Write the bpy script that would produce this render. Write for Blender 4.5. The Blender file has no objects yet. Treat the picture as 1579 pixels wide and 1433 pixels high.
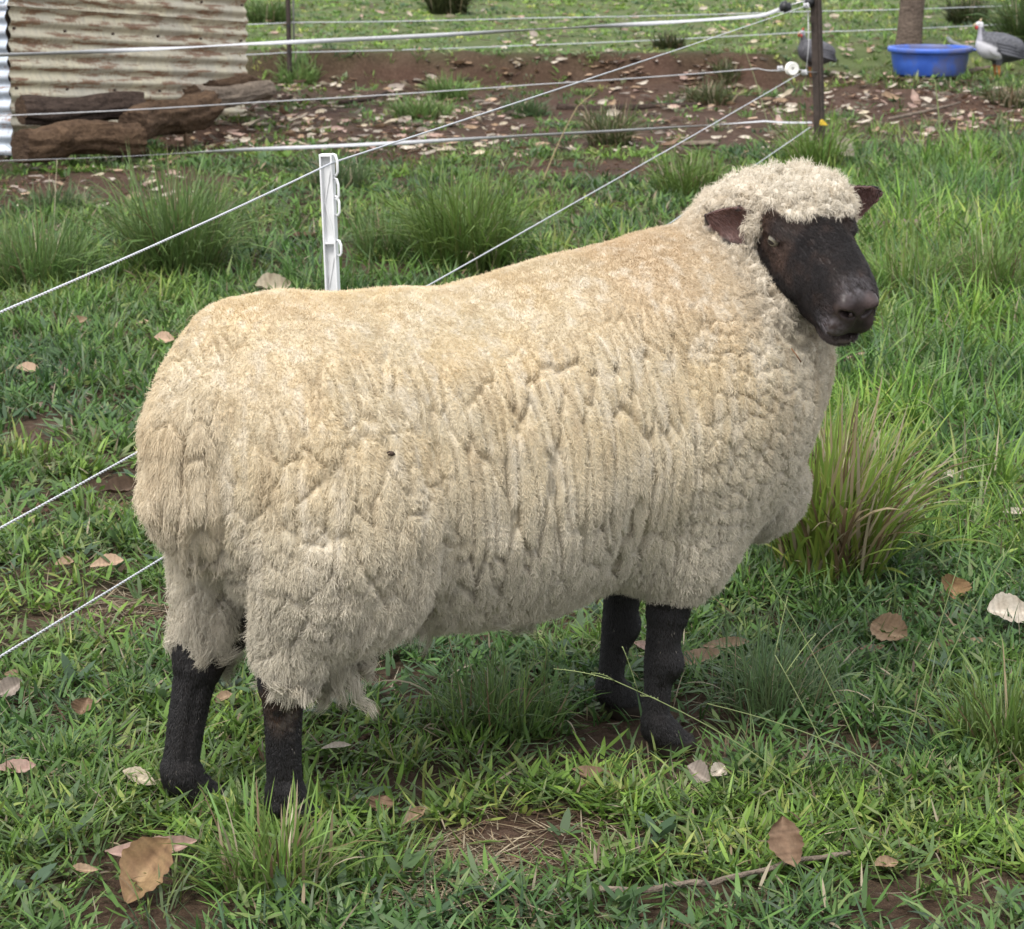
DEV = False
import bpy, math, random
import numpy as np
from mathutils import Vector, Matrix

# ------------------------------------------------------------------ camera, sky, sun, exposure
R = math.radians
scene = bpy.context.scene
COL = scene.collection
PITCH = R(12.6); CAM_H = 1.38; FPX = 4000.0; PW, PH = 1579.0, 1433.0
cam_d = bpy.data.cameras.new('camera'); cam = bpy.data.objects.new('camera', cam_d); COL.objects.link(cam)
cam.location = (0, 0, CAM_H); cam.rotation_euler = (R(90) - PITCH, 0, 0)
cam_d.sensor_width = 36.0; cam_d.lens = 36.0 * FPX / PW
cam_d.clip_start = 0.05; cam_d.clip_end = 1500
cam_d.dof.use_dof = True; cam_d.dof.focus_distance = 4.0; cam_d.dof.aperture_fstop = 20.0
scene.camera = cam

SUN_EL, SUN_AZ = R(58), R(205)          # azimuth clockwise from +y
world = bpy.data.worlds.new('World'); scene.world = world; world.use_nodes = True
wn = world.node_tree; wn.nodes.clear()
w_out = wn.nodes.new('ShaderNodeOutputWorld'); w_bg = wn.nodes.new('ShaderNodeBackground')
w_sky = wn.nodes.new('ShaderNodeTexSky'); w_sky.sky_type = 'NISHITA'; w_sky.sun_disc = False
w_sky.sun_elevation = SUN_EL; w_sky.sun_rotation = SUN_AZ; w_sky.air_density = 1.0; w_sky.dust_density = 6.0; w_sky.ozone_density = 1.0
w_mix = wn.nodes.new('ShaderNodeMix'); w_mix.data_type = 'RGBA'; w_mix.inputs[0].default_value = 0.72
w_mix.inputs[7].default_value = (9.4, 9.5, 9.9, 1)            # even grey cloud cover over the clear sky
wn.links.new(w_sky.outputs[0], w_mix.inputs[6]); wn.links.new(w_mix.outputs[2], w_bg.inputs[0])
w_bg.inputs[1].default_value = 0.096; wn.links.new(w_bg.outputs[0], w_out.inputs[0])
sun_d = bpy.data.lights.new('sun', 'SUN'); sun_d.energy = 1.5; sun_d.angle = R(16); sun_d.color = (1.0, .97, .92)
sun = bpy.data.objects.new('sun', sun_d); COL.objects.link(sun)
sd = Vector((math.sin(SUN_AZ) * math.cos(SUN_EL), math.cos(SUN_AZ) * math.cos(SUN_EL), math.sin(SUN_EL)))
sun.rotation_euler = sd.to_track_quat('Z', 'Y').to_euler(); sun.location = sd * 40
scene.view_settings.view_transform = 'Standard'; scene.view_settings.look = 'None'
scene.view_settings.gamma = 1.0; scene.view_settings.use_curve_mapping = False
scene.view_settings.exposure = 0.95

rng = np.random.default_rng(7); random.seed(7)

# ------------------------------------------------------------------ helpers
def ray(px, py):
    xc, yc = (px - PW / 2) / FPX, -(py - PH / 2) / FPX
    return np.array([xc, math.cos(PITCH) + yc * math.sin(PITCH), -math.sin(PITCH) + yc * math.cos(PITCH)])
def on_z(px, py, z=0.0):
    d = ray(px, py); t = (z - CAM_H) / d[2]; return np.array([d[0] * t, d[1] * t, z])
def on_y(px, py, Y):
    d = ray(px, py); t = Y / d[1]; return np.array([d[0] * t, Y, CAM_H + d[2] * t])
def on_ground(px, py, lift=0.0):
    d = ray(px, py); d = d / d[1]; Y = np.linspace(2.5, 60, 1500)
    for _ in range(2):                                              # first place where the sight line meets the ground
        k = int(np.argmax(CAM_H + d[2] * Y < gz(d[0] * Y, Y) + lift)); Y = np.linspace(Y[max(k - 1, 0)], Y[k], 60)
    y = Y[np.argmax(CAM_H + d[2] * Y < gz(d[0] * Y, Y) + lift)]; return np.array([d[0] * y, y, CAM_H + d[2] * y])
def project(p):
    p = np.atleast_2d(np.asarray(p, float)) - np.array([0, 0, CAM_H])
    f = p[:, 1] * math.cos(PITCH) - p[:, 2] * math.sin(PITCH); u = p[:, 1] * math.sin(PITCH) + p[:, 2] * math.cos(PITCH)
    return np.stack([PW / 2 + FPX * p[:, 0] / f, PH / 2 - FPX * u / f], 1)

def sstep(a, b, x):
    t = np.clip((x - a) / (b - a), 0, 1); return t * t * (3 - 2 * t)
def lerp(a, b, t): return a + (b - a) * t
def hash3(i, j, k, seed=0):
    i = i.astype(np.int64); j = j.astype(np.int64); k = k.astype(np.int64)
    h = (i * 73856093) ^ (j * 19349663) ^ (k * 83492791) ^ ((seed * 26544357) & 0x7fffffff)
    h = (h ^ (h >> 13)) * 1274126177 & 0x7fffffff
    h = (h ^ (h >> 15)) * 668265263 & 0x7fffffff
    h = h ^ (h >> 11)
    return (h & 0xffffff) / float(0xffffff)
def vnoise(p, seed=0):
    f = np.floor(p); t = p - f; t = t * t * (3 - 2 * t); f = f.astype(np.int64)
    r = 0
    for a in (0, 1):
        for b in (0, 1):
            for c in (0, 1):
                w = (t[..., 0] if a else 1 - t[..., 0]) * (t[..., 1] if b else 1 - t[..., 1]) * (t[..., 2] if c else 1 - t[..., 2])
                r = r + w * hash3(f[..., 0] + a, f[..., 1] + b, f[..., 2] + c, seed)
    return r * 2 - 1
def fbm(p, seed=0, oct=4, gain=.5):
    r = 0; a = 1.0; s = 0
    for o in range(oct):
        r = r + a * vnoise(p * 2 ** o + 17.3 * o, seed + o); s += a; a *= gain
    return r / s
def n2(x, y, sc, seed=0, oct=3):
    x = np.asarray(x, float); y = np.asarray(y, float)
    return fbm(np.stack([x / sc, y / sc, np.zeros_like(x) + .37], -1), seed, oct)
def voronoi(p, seed=0):
    f = np.floor(p).astype(np.int64); n = len(p)
    d1 = np.full(n, 9.); d2 = np.full(n, 9.); c1 = np.zeros((n, 3)); idv = np.zeros(n)
    for a in (-1, 0, 1):
        for b in (-1, 0, 1):
            for c in (-1, 0, 1):
                i, j, k = f[:, 0] + a, f[:, 1] + b, f[:, 2] + c
                q = np.stack([i + .1 + .8 * hash3(i, j, k, seed), j + .1 + .8 * hash3(i, j, k, seed + 1), k + .1 + .8 * hash3(i, j, k, seed + 2)], 1)
                d = np.sqrt(((q - p) ** 2).sum(1))
                m = d < d1
                d2 = np.where(m, d1, np.minimum(d2, d)); idv = np.where(m, hash3(i, j, k, seed + 3), idv)
                c1 = np.where(m[:, None], q, c1); d1 = np.where(m, d, d1)
    return d1, d2, idv, c1

def mesh_np(name, verts, quads=None, tris=None, mats=(), smooth=True, cols=None, mat_idx=None):
    """one mesh from numpy arrays; cols = per-vertex rgb stored as the point attribute Col"""
    me = bpy.data.meshes.new(name)
    verts = np.asarray(verts, np.float32)
    nq = 0 if quads is None else len(quads); nt = 0 if tris is None else len(tris)
    me.vertices.add(len(verts)); me.vertices.foreach_set('co', verts.ravel())
    li = []; 
    if nq: li.append(np.asarray(quads, np.int32).ravel())
    if nt: li.append(np.asarray(tris, np.int32).ravel())
    li = np.concatenate(li)
    me.loops.add(len(li)); me.loops.foreach_set('vertex_index', li)
    st = np.concatenate([np.arange(nq, dtype=np.int32) * 4, nq * 4 + np.arange(nt, dtype=np.int32) * 3])
    me.polygons.add(nq + nt); me.polygons.foreach_set('loop_start', st)
    if mat_idx is not None: me.polygons.foreach_set('material_index', np.asarray(mat_idx, np.int32))
    me.polygons.foreach_set('use_smooth', np.full(nq + nt, bool(smooth)))
    for m in mats: me.materials.append(m)
    if cols is not None:
        a = me.attributes.new('Col', 'FLOAT_COLOR', 'POINT')
        c = np.ones((len(verts), 4), np.float32); c[:, :3] = cols; a.data.foreach_set('color', c.ravel())
    me.update(calc_edges=True); me.validate()
    return me
def link(name, data, parent=None, loc=None, rot=None):
    o = bpy.data.objects.new(name, data); COL.objects.link(o)
    if parent is not None: o.parent = parent
    if loc is not None: o.location = loc
    if rot is not None: o.rotation_euler = rot
    return o
def tag(o, label=None, cat=None, group=None, kind=None):
    if label: o['label'] = label
    if cat: o['category'] = cat
    if group: o['group'] = group
    if kind: o['kind'] = kind
    return o
def thing(name, label, cat, loc=(0, 0, 0), rz=0.0, group=None):
    return tag(link(name, None, None, loc, (0, 0, rz)), label, cat, group)

def tube(path, rad, seg=8, closed=True):
    """verts, quads, tris of a tube along a polyline"""
    P = np.asarray(path, float); n = len(P); rad = np.broadcast_to(np.asarray(rad, float), (n,))
    T = np.gradient(P, axis=0); T /= np.linalg.norm(T, axis=1)[:, None] + 1e-12
    ref = np.array([0, 0, 1.]) if abs(T[0][2]) < .9 else np.array([1., 0, 0])
    V = []; u = np.cross(T[0], ref); u /= np.linalg.norm(u)
    for i in range(n):
        u = u - T[i] * np.dot(u, T[i]); u /= np.linalg.norm(u) + 1e-12; w = np.cross(T[i], u)
        a = np.arange(seg) * 2 * np.pi / seg
        V.append(P[i] + rad[i] * (np.cos(a)[:, None] * u + np.sin(a)[:, None] * w))
    V = np.concatenate(V); i = np.arange(n - 1)[:, None] * seg; k = np.arange(seg)[None]; k2 = (k + 1) % seg
    Q = np.stack([i + k, i + k2, i + seg + k2, i + seg + k], -1).reshape(-1, 4)
    Tn = []
    if closed:
        c0 = len(V); V = np.vstack([V, P[0], P[-1]]); k = np.arange(seg); k2 = (k + 1) % seg
        Tn = np.concatenate([np.stack([np.full(seg, c0), k2, k], 1), np.stack([np.full(seg, c0 + 1), (n - 1) * seg + k, (n - 1) * seg + k2], 1)])
    return V, Q, (np.asarray(Tn, int).reshape(-1, 3))
class MB:
    """collects pieces into one mesh"""
    def __init__(s): s.v = []; s.q = []; s.t = []; s.n = 0; s.c = []
    def add(s, V, Q=None, T=None, col=None):
        V = np.asarray(V, float); s.v.append(V)
        if Q is not None and len(Q): s.q.append(np.asarray(Q, int) + s.n)
        if T is not None and len(T): s.t.append(np.asarray(T, int) + s.n)
        s.c.append(np.broadcast_to(np.asarray(col if col is not None else (1, 1, 1), float), (len(V), 3)))
        s.n += len(V); return s
    def tube(s, path, rad, seg=8, col=None): return s.add(*tube(path, rad, seg), col=col)
    def box(s, c, h, M=None, col=None):
        c = np.asarray(c, float); h = np.asarray(h, float)
        g = np.array([[x, y, z] for x in (-1, 1) for y in (-1, 1) for z in (-1, 1)], float) * h
        if M is not None: g = g @ np.asarray(M, float).T
        return s.add(g + c, [[0, 1, 3, 2], [4, 6, 7, 5], [0, 4, 5, 1], [2, 3, 7, 6], [0, 2, 6, 4], [1, 5, 7, 3]], None, col)
    def lathe(s, prof, seg=24, c=(0, 0, 0), axis='z', col=None, sx=1., sy=1.):
        pr = np.asarray(prof, float); a = np.arange(seg) * 2 * np.pi / seg; n = len(pr)
        V = np.stack([pr[:, 0][:, None] * np.cos(a) * sx, pr[:, 0][:, None] * np.sin(a) * sy, np.repeat(pr[:, 1][:, None], seg, 1)], -1).reshape(-1, 3)
        if axis == 'y': V = V[:, [0, 2, 1]] * np.array([1, -1, 1])
        if axis == 'x': V = V[:, [2, 0, 1]]
        i = np.arange(n - 1)[:, None] * seg; k = np.arange(seg)[None]; k2 = (k + 1) % seg
        Q = np.stack([i + k, i + k2, i + seg + k2, i + seg + k], -1).reshape(-1, 4)
        return s.add(V + np.asarray(c, float), Q, None, col)
    def build(s, name, mat, parent=None, smooth=True, loc=None, rot=None, link_it=True):
        me = mesh_np(name, np.concatenate(s.v), np.concatenate(s.q) if s.q else None, np.concatenate(s.t) if s.t else None, [mat], smooth, np.concatenate(s.c))
        return link(name, me, parent, loc, rot) if link_it else me
def flat_edges(o, ang=35):
    """sharp edges over an angle on a smooth-shaded mesh"""
    me = o.data if hasattr(o, 'data') else o
    me.set_sharp_from_angle(angle=R(ang)); return o

# ------------------------------------------------------------------ materials
def new_mat(name):
    m = bpy.data.materials.new(name); m.use_nodes = True; nt = m.node_tree
    b = nt.nodes['Principled BSDF']; return m, nt, b
def N(nt, t, **kw):
    n = nt.nodes.new(t)
    for k, v in kw.items(): setattr(n, k, v)
    return n
def L(nt, a, b): nt.links.new(a, b)
def noise_node(nt, scale, detail=4, rough=.55, coords=None, vec_scale=None, dist=0.0):
    tc = N(nt, 'ShaderNodeTexCoord'); n = N(nt, 'ShaderNodeTexNoise'); n.inputs['Scale'].default_value = scale
    n.inputs['Detail'].default_value = detail; n.inputs['Roughness'].default_value = rough; n.inputs['Distortion'].default_value = dist
    src = tc.outputs[coords or 'Object']
    if vec_scale is not None:
        mp = N(nt, 'ShaderNodeMapping'); mp.inputs['Scale'].default_value = vec_scale; L(nt, src, mp.inputs[0]); src = mp.outputs[0]
    L(nt, src, n.inputs['Vector']); return n
def ramp(nt, src, stops):
    r = N(nt, 'ShaderNodeValToRGB'); e = r.color_ramp.elements
    while len(e) < len(stops): e.new(.5)
    for k, (p, c) in enumerate(stops):
        e[k].position = p; e[k].color = (*c, 1) if len(c) == 3 else c
    L(nt, src, r.inputs[0]); return r
def mixc(nt, fac, a, b, mode='MIX'):
    m = N(nt, 'ShaderNodeMix', data_type='RGBA', blend_type=mode)
    for s, v in ((0, fac), (6, a), (7, b)):
        if hasattr(v, 'links') or isinstance(v, bpy.types.NodeSocket): L(nt, v, m.inputs[s])
        else: m.inputs[s].default_value = v if s == 0 else (*v, 1)
    return m.outputs[2]
def bump(nt, b, src, strength=.3, dist=.01):
    bp = N(nt, 'ShaderNodeBump'); bp.inputs['Strength'].default_value = strength; bp.inputs['Distance'].default_value = dist
    L(nt, src, bp.inputs['Height']); L(nt, bp.outputs[0], b.inputs['Normal']); return bp
def simple_mat(name, col, rough=.5, metal=0.0, var=.12, nscale=30, bstr=.0, spec=.5, bdist=.002):
    m, nt, b = new_mat(name); n = noise_node(nt, nscale)
    c = np.array(col); r = ramp(nt, n.outputs[0], [(.3, tuple(c * (1 - var))), (.7, tuple(np.minimum(c * (1 + var), 1)))])
    L(nt, r.outputs[0], b.inputs['Base Color']); b.inputs['Roughness'].default_value = rough; b.inputs['Metallic'].default_value = metal
    b.inputs['Specular IOR Level'].default_value = spec
    if bstr: bump(nt, b, n.outputs[0], bstr, bdist)
    return m
def attr_mat(name, rough=.7, trans=0.0, spec=.3, var=0.0, nscale=60, bstr=0.0, bdist=.002, sheen=0.0):
    """takes its colour from the Col attribute; trans = share of light that passes through thin leaves"""
    m, nt, b = new_mat(name); a = N(nt, 'ShaderNodeAttribute', attribute_name='Col'); col = a.outputs['Color']
    if var or bstr:
        n = noise_node(nt, nscale)
    if var:
        r = ramp(nt, n.outputs[0], [(.3, (1 - var,) * 3), (.7, (1 + var,) * 3)]); col = mixc(nt, 1.0, col, r.outputs[0], 'MULTIPLY')
    L(nt, col, b.inputs['Base Color']); b.inputs['Roughness'].default_value = rough; b.inputs['Specular IOR Level'].default_value = spec
    if sheen: b.inputs['Sheen Weight'].default_value = sheen
    if bstr: bump(nt, b, n.outputs[0], bstr, bdist)
    if trans:
        t = N(nt, 'ShaderNodeBsdfTranslucent'); L(nt, col, t.inputs[0]); mx = N(nt, 'ShaderNodeMixShader'); mx.inputs[0].default_value = trans
        L(nt, b.outputs[0], mx.inputs[1]); L(nt, t.outputs[0], mx.inputs[2]); L(nt, mx.outputs[0], nt.nodes['Material Output'].inputs[0])
    return m

# ------------------------------------------------------------------ signed-distance modelling for the animals
def sd_cone(p, a, b, ra, rb):
    a = np.asarray(a, float); b = np.asarray(b, float); ba = b - a
    t = np.clip(((p - a) @ ba) / (ba @ ba), 0, 1)
    return np.linalg.norm(p - a - t[:, None] * ba, axis=1) - (ra + (rb - ra) * t)
def sd_ell(p, c, r, M=None):
    q = p - np.asarray(c, float)
    if M is not None: q = q @ np.asarray(M, float).T      # rows of M are the axes
    r = np.asarray(r, float); k0 = np.linalg.norm(q / r, axis=1); k1 = np.linalg.norm(q / (r * r), axis=1) + 1e-9
    return k0 * (k0 - 1) / k1
def smin(a, b, k):
    h = np.clip(.5 + .5 * (b - a) / k, 0, 1); return b + (a - b) * h - k * h * (1 - h)
def smax(a, b, k): return -smin(-a, -b, k)
def smin_all(ds, k):
    r = ds[0]
    for d in ds[1:]: r = smin(r, d, k)
    return r
def surface_nets(fn, lo, hi, h):
    lo = np.asarray(lo, float); n = np.ceil((np.asarray(hi) - lo) / h).astype(int) + 1
    ax = [lo[i] + h * np.arange(n[i]) for i in range(3)]
    F = np.empty(n)
    for i in range(n[0]):
        yy, zz = np.meshgrid(ax[1], ax[2], indexing='ij')
        F[i] = fn(np.stack([np.full(yy.size, ax[0][i]), yy.ravel(), zz.ravel()], 1)).reshape(n[1], n[2])
    ins = F < 0; m = np.array(n) - 1
    cnt = np.zeros(m, int)
    sl = lambda o: tuple(slice(o[i], o[i] + m[i]) for i in range(3))
    offs = [(a, b, c) for a in (0, 1) for b in (0, 1) for c in (0, 1)]
    for o in offs: cnt += ins[sl(o)]
    act = (cnt > 0) & (cnt < 8); idx = np.full(m, -1); idx[act] = np.arange(act.sum())
    I = np.stack(np.nonzero(act), 1); S = np.zeros((len(I), 3)); C = np.zeros(len(I))
    for o in offs:
        for d in range(3):
            if o[d]: continue
            e = list(o); e[d] = 1
            fa = F[I[:, 0] + o[0], I[:, 1] + o[1], I[:, 2] + o[2]]; fb = F[I[:, 0] + e[0], I[:, 1] + e[1], I[:, 2] + e[2]]
            x = (fa < 0) != (fb < 0); t = np.where(x, fa / np.where(x, fa - fb, 1), 0)
            P = np.tile(np.array(o, float), (len(I), 1)); P[:, d] += t
            S += np.where(x[:, None], P, 0); C += x
    V = lo + h * (I + S / C[:, None]); Q = []
    for d in range(3):
        e, f = (d + 1) % 3, (d + 2) % 3
        a = np.moveaxis(ins, (d, e, f), (0, 1, 2)); ix = np.moveaxis(idx, (d, e, f), (0, 1, 2))
        x = a[:-1, 1:-1, 1:-1] != a[1:, 1:-1, 1:-1]; s = a[:-1, 1:-1, 1:-1]
        i, j, k = np.nonzero(x)
        q = np.stack([ix[i, j, k], ix[i, j + 1, k], ix[i, j + 1, k + 1], ix[i, j, k + 1]], 1)
        fl = ~s[i, j, k]; q[fl] = q[fl][:, ::-1]; Q.append(q)
    return V, np.concatenate(Q)
def subdivide(V, Q):
    E = np.stack([Q, np.roll(Q, -1, 1)], -1).reshape(-1, 2); E = np.sort(E, 1)
    key = E[:, 0] * (len(V) + 1) + E[:, 1]; u, first, inv = np.unique(key, return_index=True, return_inverse=True)
    em = (V[E[first, 0]] + V[E[first, 1]]) / 2; fm = V[Q].mean(1)
    nV = len(V); e = nV + inv.reshape(-1, 4); f = nV + len(em) + np.arange(len(Q))
    V2 = np.vstack([V, em, fm]); Q2 = np.concatenate([np.stack([Q[:, k], e[:, k], f, e[:, k - 1]], 1) for k in range(4)])
    return V2, Q2
def sd_grad(fn, P, h=.0015):
    k = np.array([[1, -1, -1], [-1, -1, 1], [-1, 1, -1], [1, 1, 1]], float)
    g = sum(kk * fn(P + kk * h)[:, None] for kk in k); return g / (np.linalg.norm(g, axis=1)[:, None] + 1e-12)
def sd_project(fn, V, it=2, mx=.006):
    for _ in range(it): V = V - np.clip(fn(V), -mx, mx)[:, None] * sd_grad(fn, V)
    return V
def vert_normals(V, Q):
    fn = np.cross(V[Q[:, 2]] - V[Q[:, 0]], V[Q[:, 3]] - V[Q[:, 1]]); n = np.zeros_like(V)
    for k in range(4):
        for a in range(3): n[:, a] += np.bincount(Q[:, k], fn[:, a], len(V))
    return n / (np.linalg.norm(n, axis=1)[:, None] + 1e-12)
def relax(V, Q, it=1, lam=.5):
    E = np.unique(np.sort(np.stack([Q, np.roll(Q, -1, 1)], -1).reshape(-1, 2), 1), axis=0)
    deg = np.bincount(E.ravel(), minlength=len(V)).astype(float)
    for _ in range(it):
        s = np.stack([np.bincount(E[:, 0], V[E[:, 1], a], len(V)) + np.bincount(E[:, 1], V[E[:, 0], a], len(V)) for a in range(3)], 1)
        V = V + lam * (s / deg[:, None] - V)
    return V
def hair_curves(name, P, rad, cols, mat, parent=None):
    """P (n, k, 3) strand points, rad (k,) or (n,k), cols (n,3)"""
    n, k = P.shape[:2]; hc = bpy.data.hair_curves.new(name); hc.add_curves([k] * n)
    hc.attributes['position'].data.foreach_set('vector', np.ascontiguousarray(P, np.float32).ravel())
    ra = hc.attributes.get('radius') or hc.attributes.new('radius', 'FLOAT', 'POINT')
    ra.data.foreach_set('value', np.ascontiguousarray(np.broadcast_to(rad, (n, k)), np.float32).ravel())
    ca = hc.attributes.new('Col', 'FLOAT_COLOR', 'CURVE'); c = np.ones((n, 4), np.float32); c[:, :3] = cols; ca.data.foreach_set('color', c.ravel())
    hc.materials.append(mat); return link(name, hc, parent)
# ------------------------------------------------------------------ the ground
def gz(x, y):
    x = np.asarray(x, float); y = np.asarray(y, float)
    z = .010 * n2(x, y, .35, 201, 2) + .018 * n2(x, y, 1.6, 211, 2)
    z = z * sstep(2.6, 3.2, np.hypot(x - .0, (y - 3.9)) + 2.0)
    yb = 18.25 + .22 * n2(x, y * 0, .9, 221, 2) + .10 * n2(x, y * 0, .25, 226, 2); wid = .38 + 1.6 * sstep(1.7, 2.6, x) + 1.6 * sstep(-1.7, -2.5, x)
    z = z + .215 * sstep(0, 1, (y - yb) / wid) + .10 * sstep(1.6, 0, np.abs(y - yb + .9)) * n2(x, y, .55, 231, 3) + .07 * sstep(.6, 0, np.abs(y - yb - .15)) * n2(x, y, .16, 236, 3)
    z = z + .05 * sstep(13.5, 16.5, y) * sstep(-1.0, -1.8, x) * sstep(19, 17, y)
    return z + np.clip(y - 40, 0, 400) * .035 + 1.2 * n2(x, y, 60, 241, 3) * sstep(40, 120, y)
def ell(px, py, rx, ry, s=1.0):
    c = on_z(px, py); e = on_z(px, py - ry); return (c[0], c[1], rx * c[1] / FPX, max(abs(e[1] - c[1]), .03), s)
BARE = [ell(830, 1310, 165, 62, .95), ell(720, 1330, 100, 34, .8), ell(690, 1392, 110, 24, .55), ell(170, 955, 100, 30, .75), ell(90, 788, 75, 16, .6), ell(185, 775, 50, 18, .7), ell(1050, 1420, 80, 25, .5),
        ell(170, 292, 235, 34, .88), ell(20, 300, 60, 30, .6), ell(1430, 165, 230, 36, .92), ell(1560, 190, 60, 30, .6), ell(900, 262, 200, 16, .8), ell(610, 240, 120, 14, .6), ell(330, 215, 90, 22, .95),
        ell(1400, 700, 70, 14, .6), ell(1345, 960, 90, 20, .4), ell(540, 1150, 60, 18, .5), ell(850, 1170, 60, 14, .45), ell(100, 1140, 80, 16, .45), ell(1120, 890, 60, 12, .4)]
def cover(x, y):
    x = np.asarray(x, float); y = np.asarray(y, float)
    b = np.zeros_like(x)
    w = n2(x, y, .12, 251, 3) * .35
    for cx, cy, rx, ry, s in BARE: b = np.maximum(b, s * sstep(1.15, .6, np.hypot((x - cx) / rx, (y - cy) / ry) + w))
    band = sstep(13.2, 14.3, y) * sstep(18.78, 18.35, y) * sstep(-2.1, -1.5, x) * sstep(3.4, 2.2, x)
    b = np.maximum(b, band * (.80 + .75 * n2(x, y, .42, 261, 3)))
    thin = sstep(-.02, .42, n2(x, y, .30, 271, 4)) * .66 * sstep(2, 3.2, y) * sstep(14, 9, y)
    return np.clip(1 - np.maximum(b, thin), .0, 1)

gx = np.concatenate([-np.geomspace(4.2, 160, 34)[::-1], np.arange(-4.0, 4.01, .055), np.geomspace(4.2, 160, 34)])
gy = np.concatenate([-np.geomspace(.5, 60, 16)[::-1], np.arange(0, 2.8, .2), np.arange(2.8, 6.6, .03), np.arange(6.6, 17.4, .09), np.arange(17.4, 19.4, .035), np.arange(19.4, 30, .14), np.geomspace(30.2, 340, 40)])
GX, GY = np.meshgrid(gx, gy, indexing='ij'); GZ = gz(GX.ravel(), GY.ravel()).reshape(GX.shape)
CV = cover(GX.ravel(), GY.ravel())
ii, jj = np.meshgrid(np.arange(len(gx) - 1), np.arange(len(gy) - 1), indexing='ij'); i0 = (ii * len(gy) + jj).ravel()
M_soil, nt, b = new_mat('red_brown_soil')
at = N(nt, 'ShaderNodeAttribute', attribute_name='Col')
na = noise_node(nt, 3.4, 7, .62); nb = noise_node(nt, 60, 5, .65); nc = noise_node(nt, 260, 3, .6)
soil = ramp(nt, na.outputs[0], [(.32, (.036, .021, .015)), (.52, (.085, .050, .036)), (.70, (.165, .112, .084))])
soil2 = mixc(nt, .55, soil.outputs[0], ramp(nt, nb.outputs[0], [(.3, (.045, .026, .018)), (.55, (.110, .065, .045)), (.75, (.21, .155, .115))]).outputs[0])
thatch = ramp(nt, nb.outputs[0], [(.28, (.026, .020, .012)), (.5, (.060, .047, .026)), (.68, (.115, .085, .052)), (.82, (.19, .15, .10))])
far = ramp(nt, na.outputs[0], [(.28, (.075, .100, .036)), (.5, (.120, .155, .058)), (.72, (.165, .165, .085))])
sx = N(nt, 'ShaderNodeSeparateColor'); L(nt, at.outputs['Color'], sx.inputs[0])
c1 = mixc(nt, sx.outputs[0], soil2, thatch.outputs[0]); c2 = mixc(nt, sx.outputs[1], c1, far.outputs[0])
L(nt, c2, b.inputs['Base Color']); b.inputs['Roughness'].default_value = .95; b.inputs['Specular IOR Level'].default_value = .15
ad = N(nt, 'ShaderNodeMath', operation='ADD'); L(nt, nb.outputs[0], ad.inputs[0]); L(nt, nc.outputs[0], ad.inputs[1]); bump(nt, b, ad.outputs[0], .9, .012)
farw = sstep(18.4, 19.2, GY.ravel()) * CV
ground = link('ground', mesh_np('ground', np.stack([GX.ravel(), GY.ravel(), GZ.ravel()], 1), np.stack([i0, i0 + len(gy), i0 + len(gy) + 1, i0 + 1], 1), None, [M_soil], True, np.stack([CV, farw, farw], 1)))
tag(ground, kind='structure')

# ------------------------------------------------------------------ grass
def blades(root, az, lean, curl, ln, wd, nseg, col, tipcol=None, twist=0.0):
    """ribbon leaves: verts, quads, tris, colours"""
    n = len(root); t = np.linspace(0, 1, nseg + 1)
    P = [root]; side0 = np.stack([-np.sin(az), np.cos(az), np.zeros(n)], 1); hd = np.stack([np.cos(az), np.sin(az), np.zeros(n)], 1)
    tw = rng.uniform(-1, 1, n) * twist
    for k in range(nseg):
        a = lean + curl * ((k + .5) / nseg); st = (ln / nseg)[:, None]
        P.append(P[-1] + (hd * np.sin(a)[:, None] + np.array([0, 0, 1.]) * np.cos(a)[:, None]) * st)
    P = np.stack(P, 1)                                              # n, nseg+1, 3
    prof = np.array([.62] + [np.sqrt(max(0, 1 - (x ** 1.6))) for x in t[1:]])
    V = []; C = []
    tc = col * 1.12 if tipcol is None else tipcol
    for k in range(nseg):
        a = tw * t[k]; up = np.array([0, 0, 1.])
        sd = side0 * np.cos(a)[:, None] + (up - hd * .3) * np.sin(a)[:, None]
        V += [P[:, k] - sd * (wd * prof[k] * .5)[:, None], P[:, k] + sd * (wd * prof[k] * .5)[:, None]]; cc = col * (1 - t[k]) + tc * t[k]; C += [cc, cc]
    V.append(P[:, -1]); C.append(tc); m = 2 * nseg + 1
    V = np.stack(V, 1).reshape(-1, 3); C = np.stack(C, 1).reshape(-1, 3); b0 = np.arange(n)[:, None] * m
    Q = np.concatenate([b0 + np.array([2 * k, 2 * k + 1, 2 * k + 3, 2 * k + 2]) for k in range(nseg - 1)], 0) if nseg > 1 else np.zeros((0, 4), int)
    T = b0 + np.array([2 * nseg - 2, 2 * nseg - 1, 2 * nseg]); return V, Q, T, C
GREENS = np.array([[.058, .118, .031], [.080, .158, .037], [.110, .198, .046], [.063, .114, .050], [.152, .205, .068], [.108, .150, .076]])
STRAW = np.array([[.34, .27, .17], [.17, .115, .068], [.42, .36, .25]])
M_grass = attr_mat('grass_leaf', .48, .34, .35)
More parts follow.
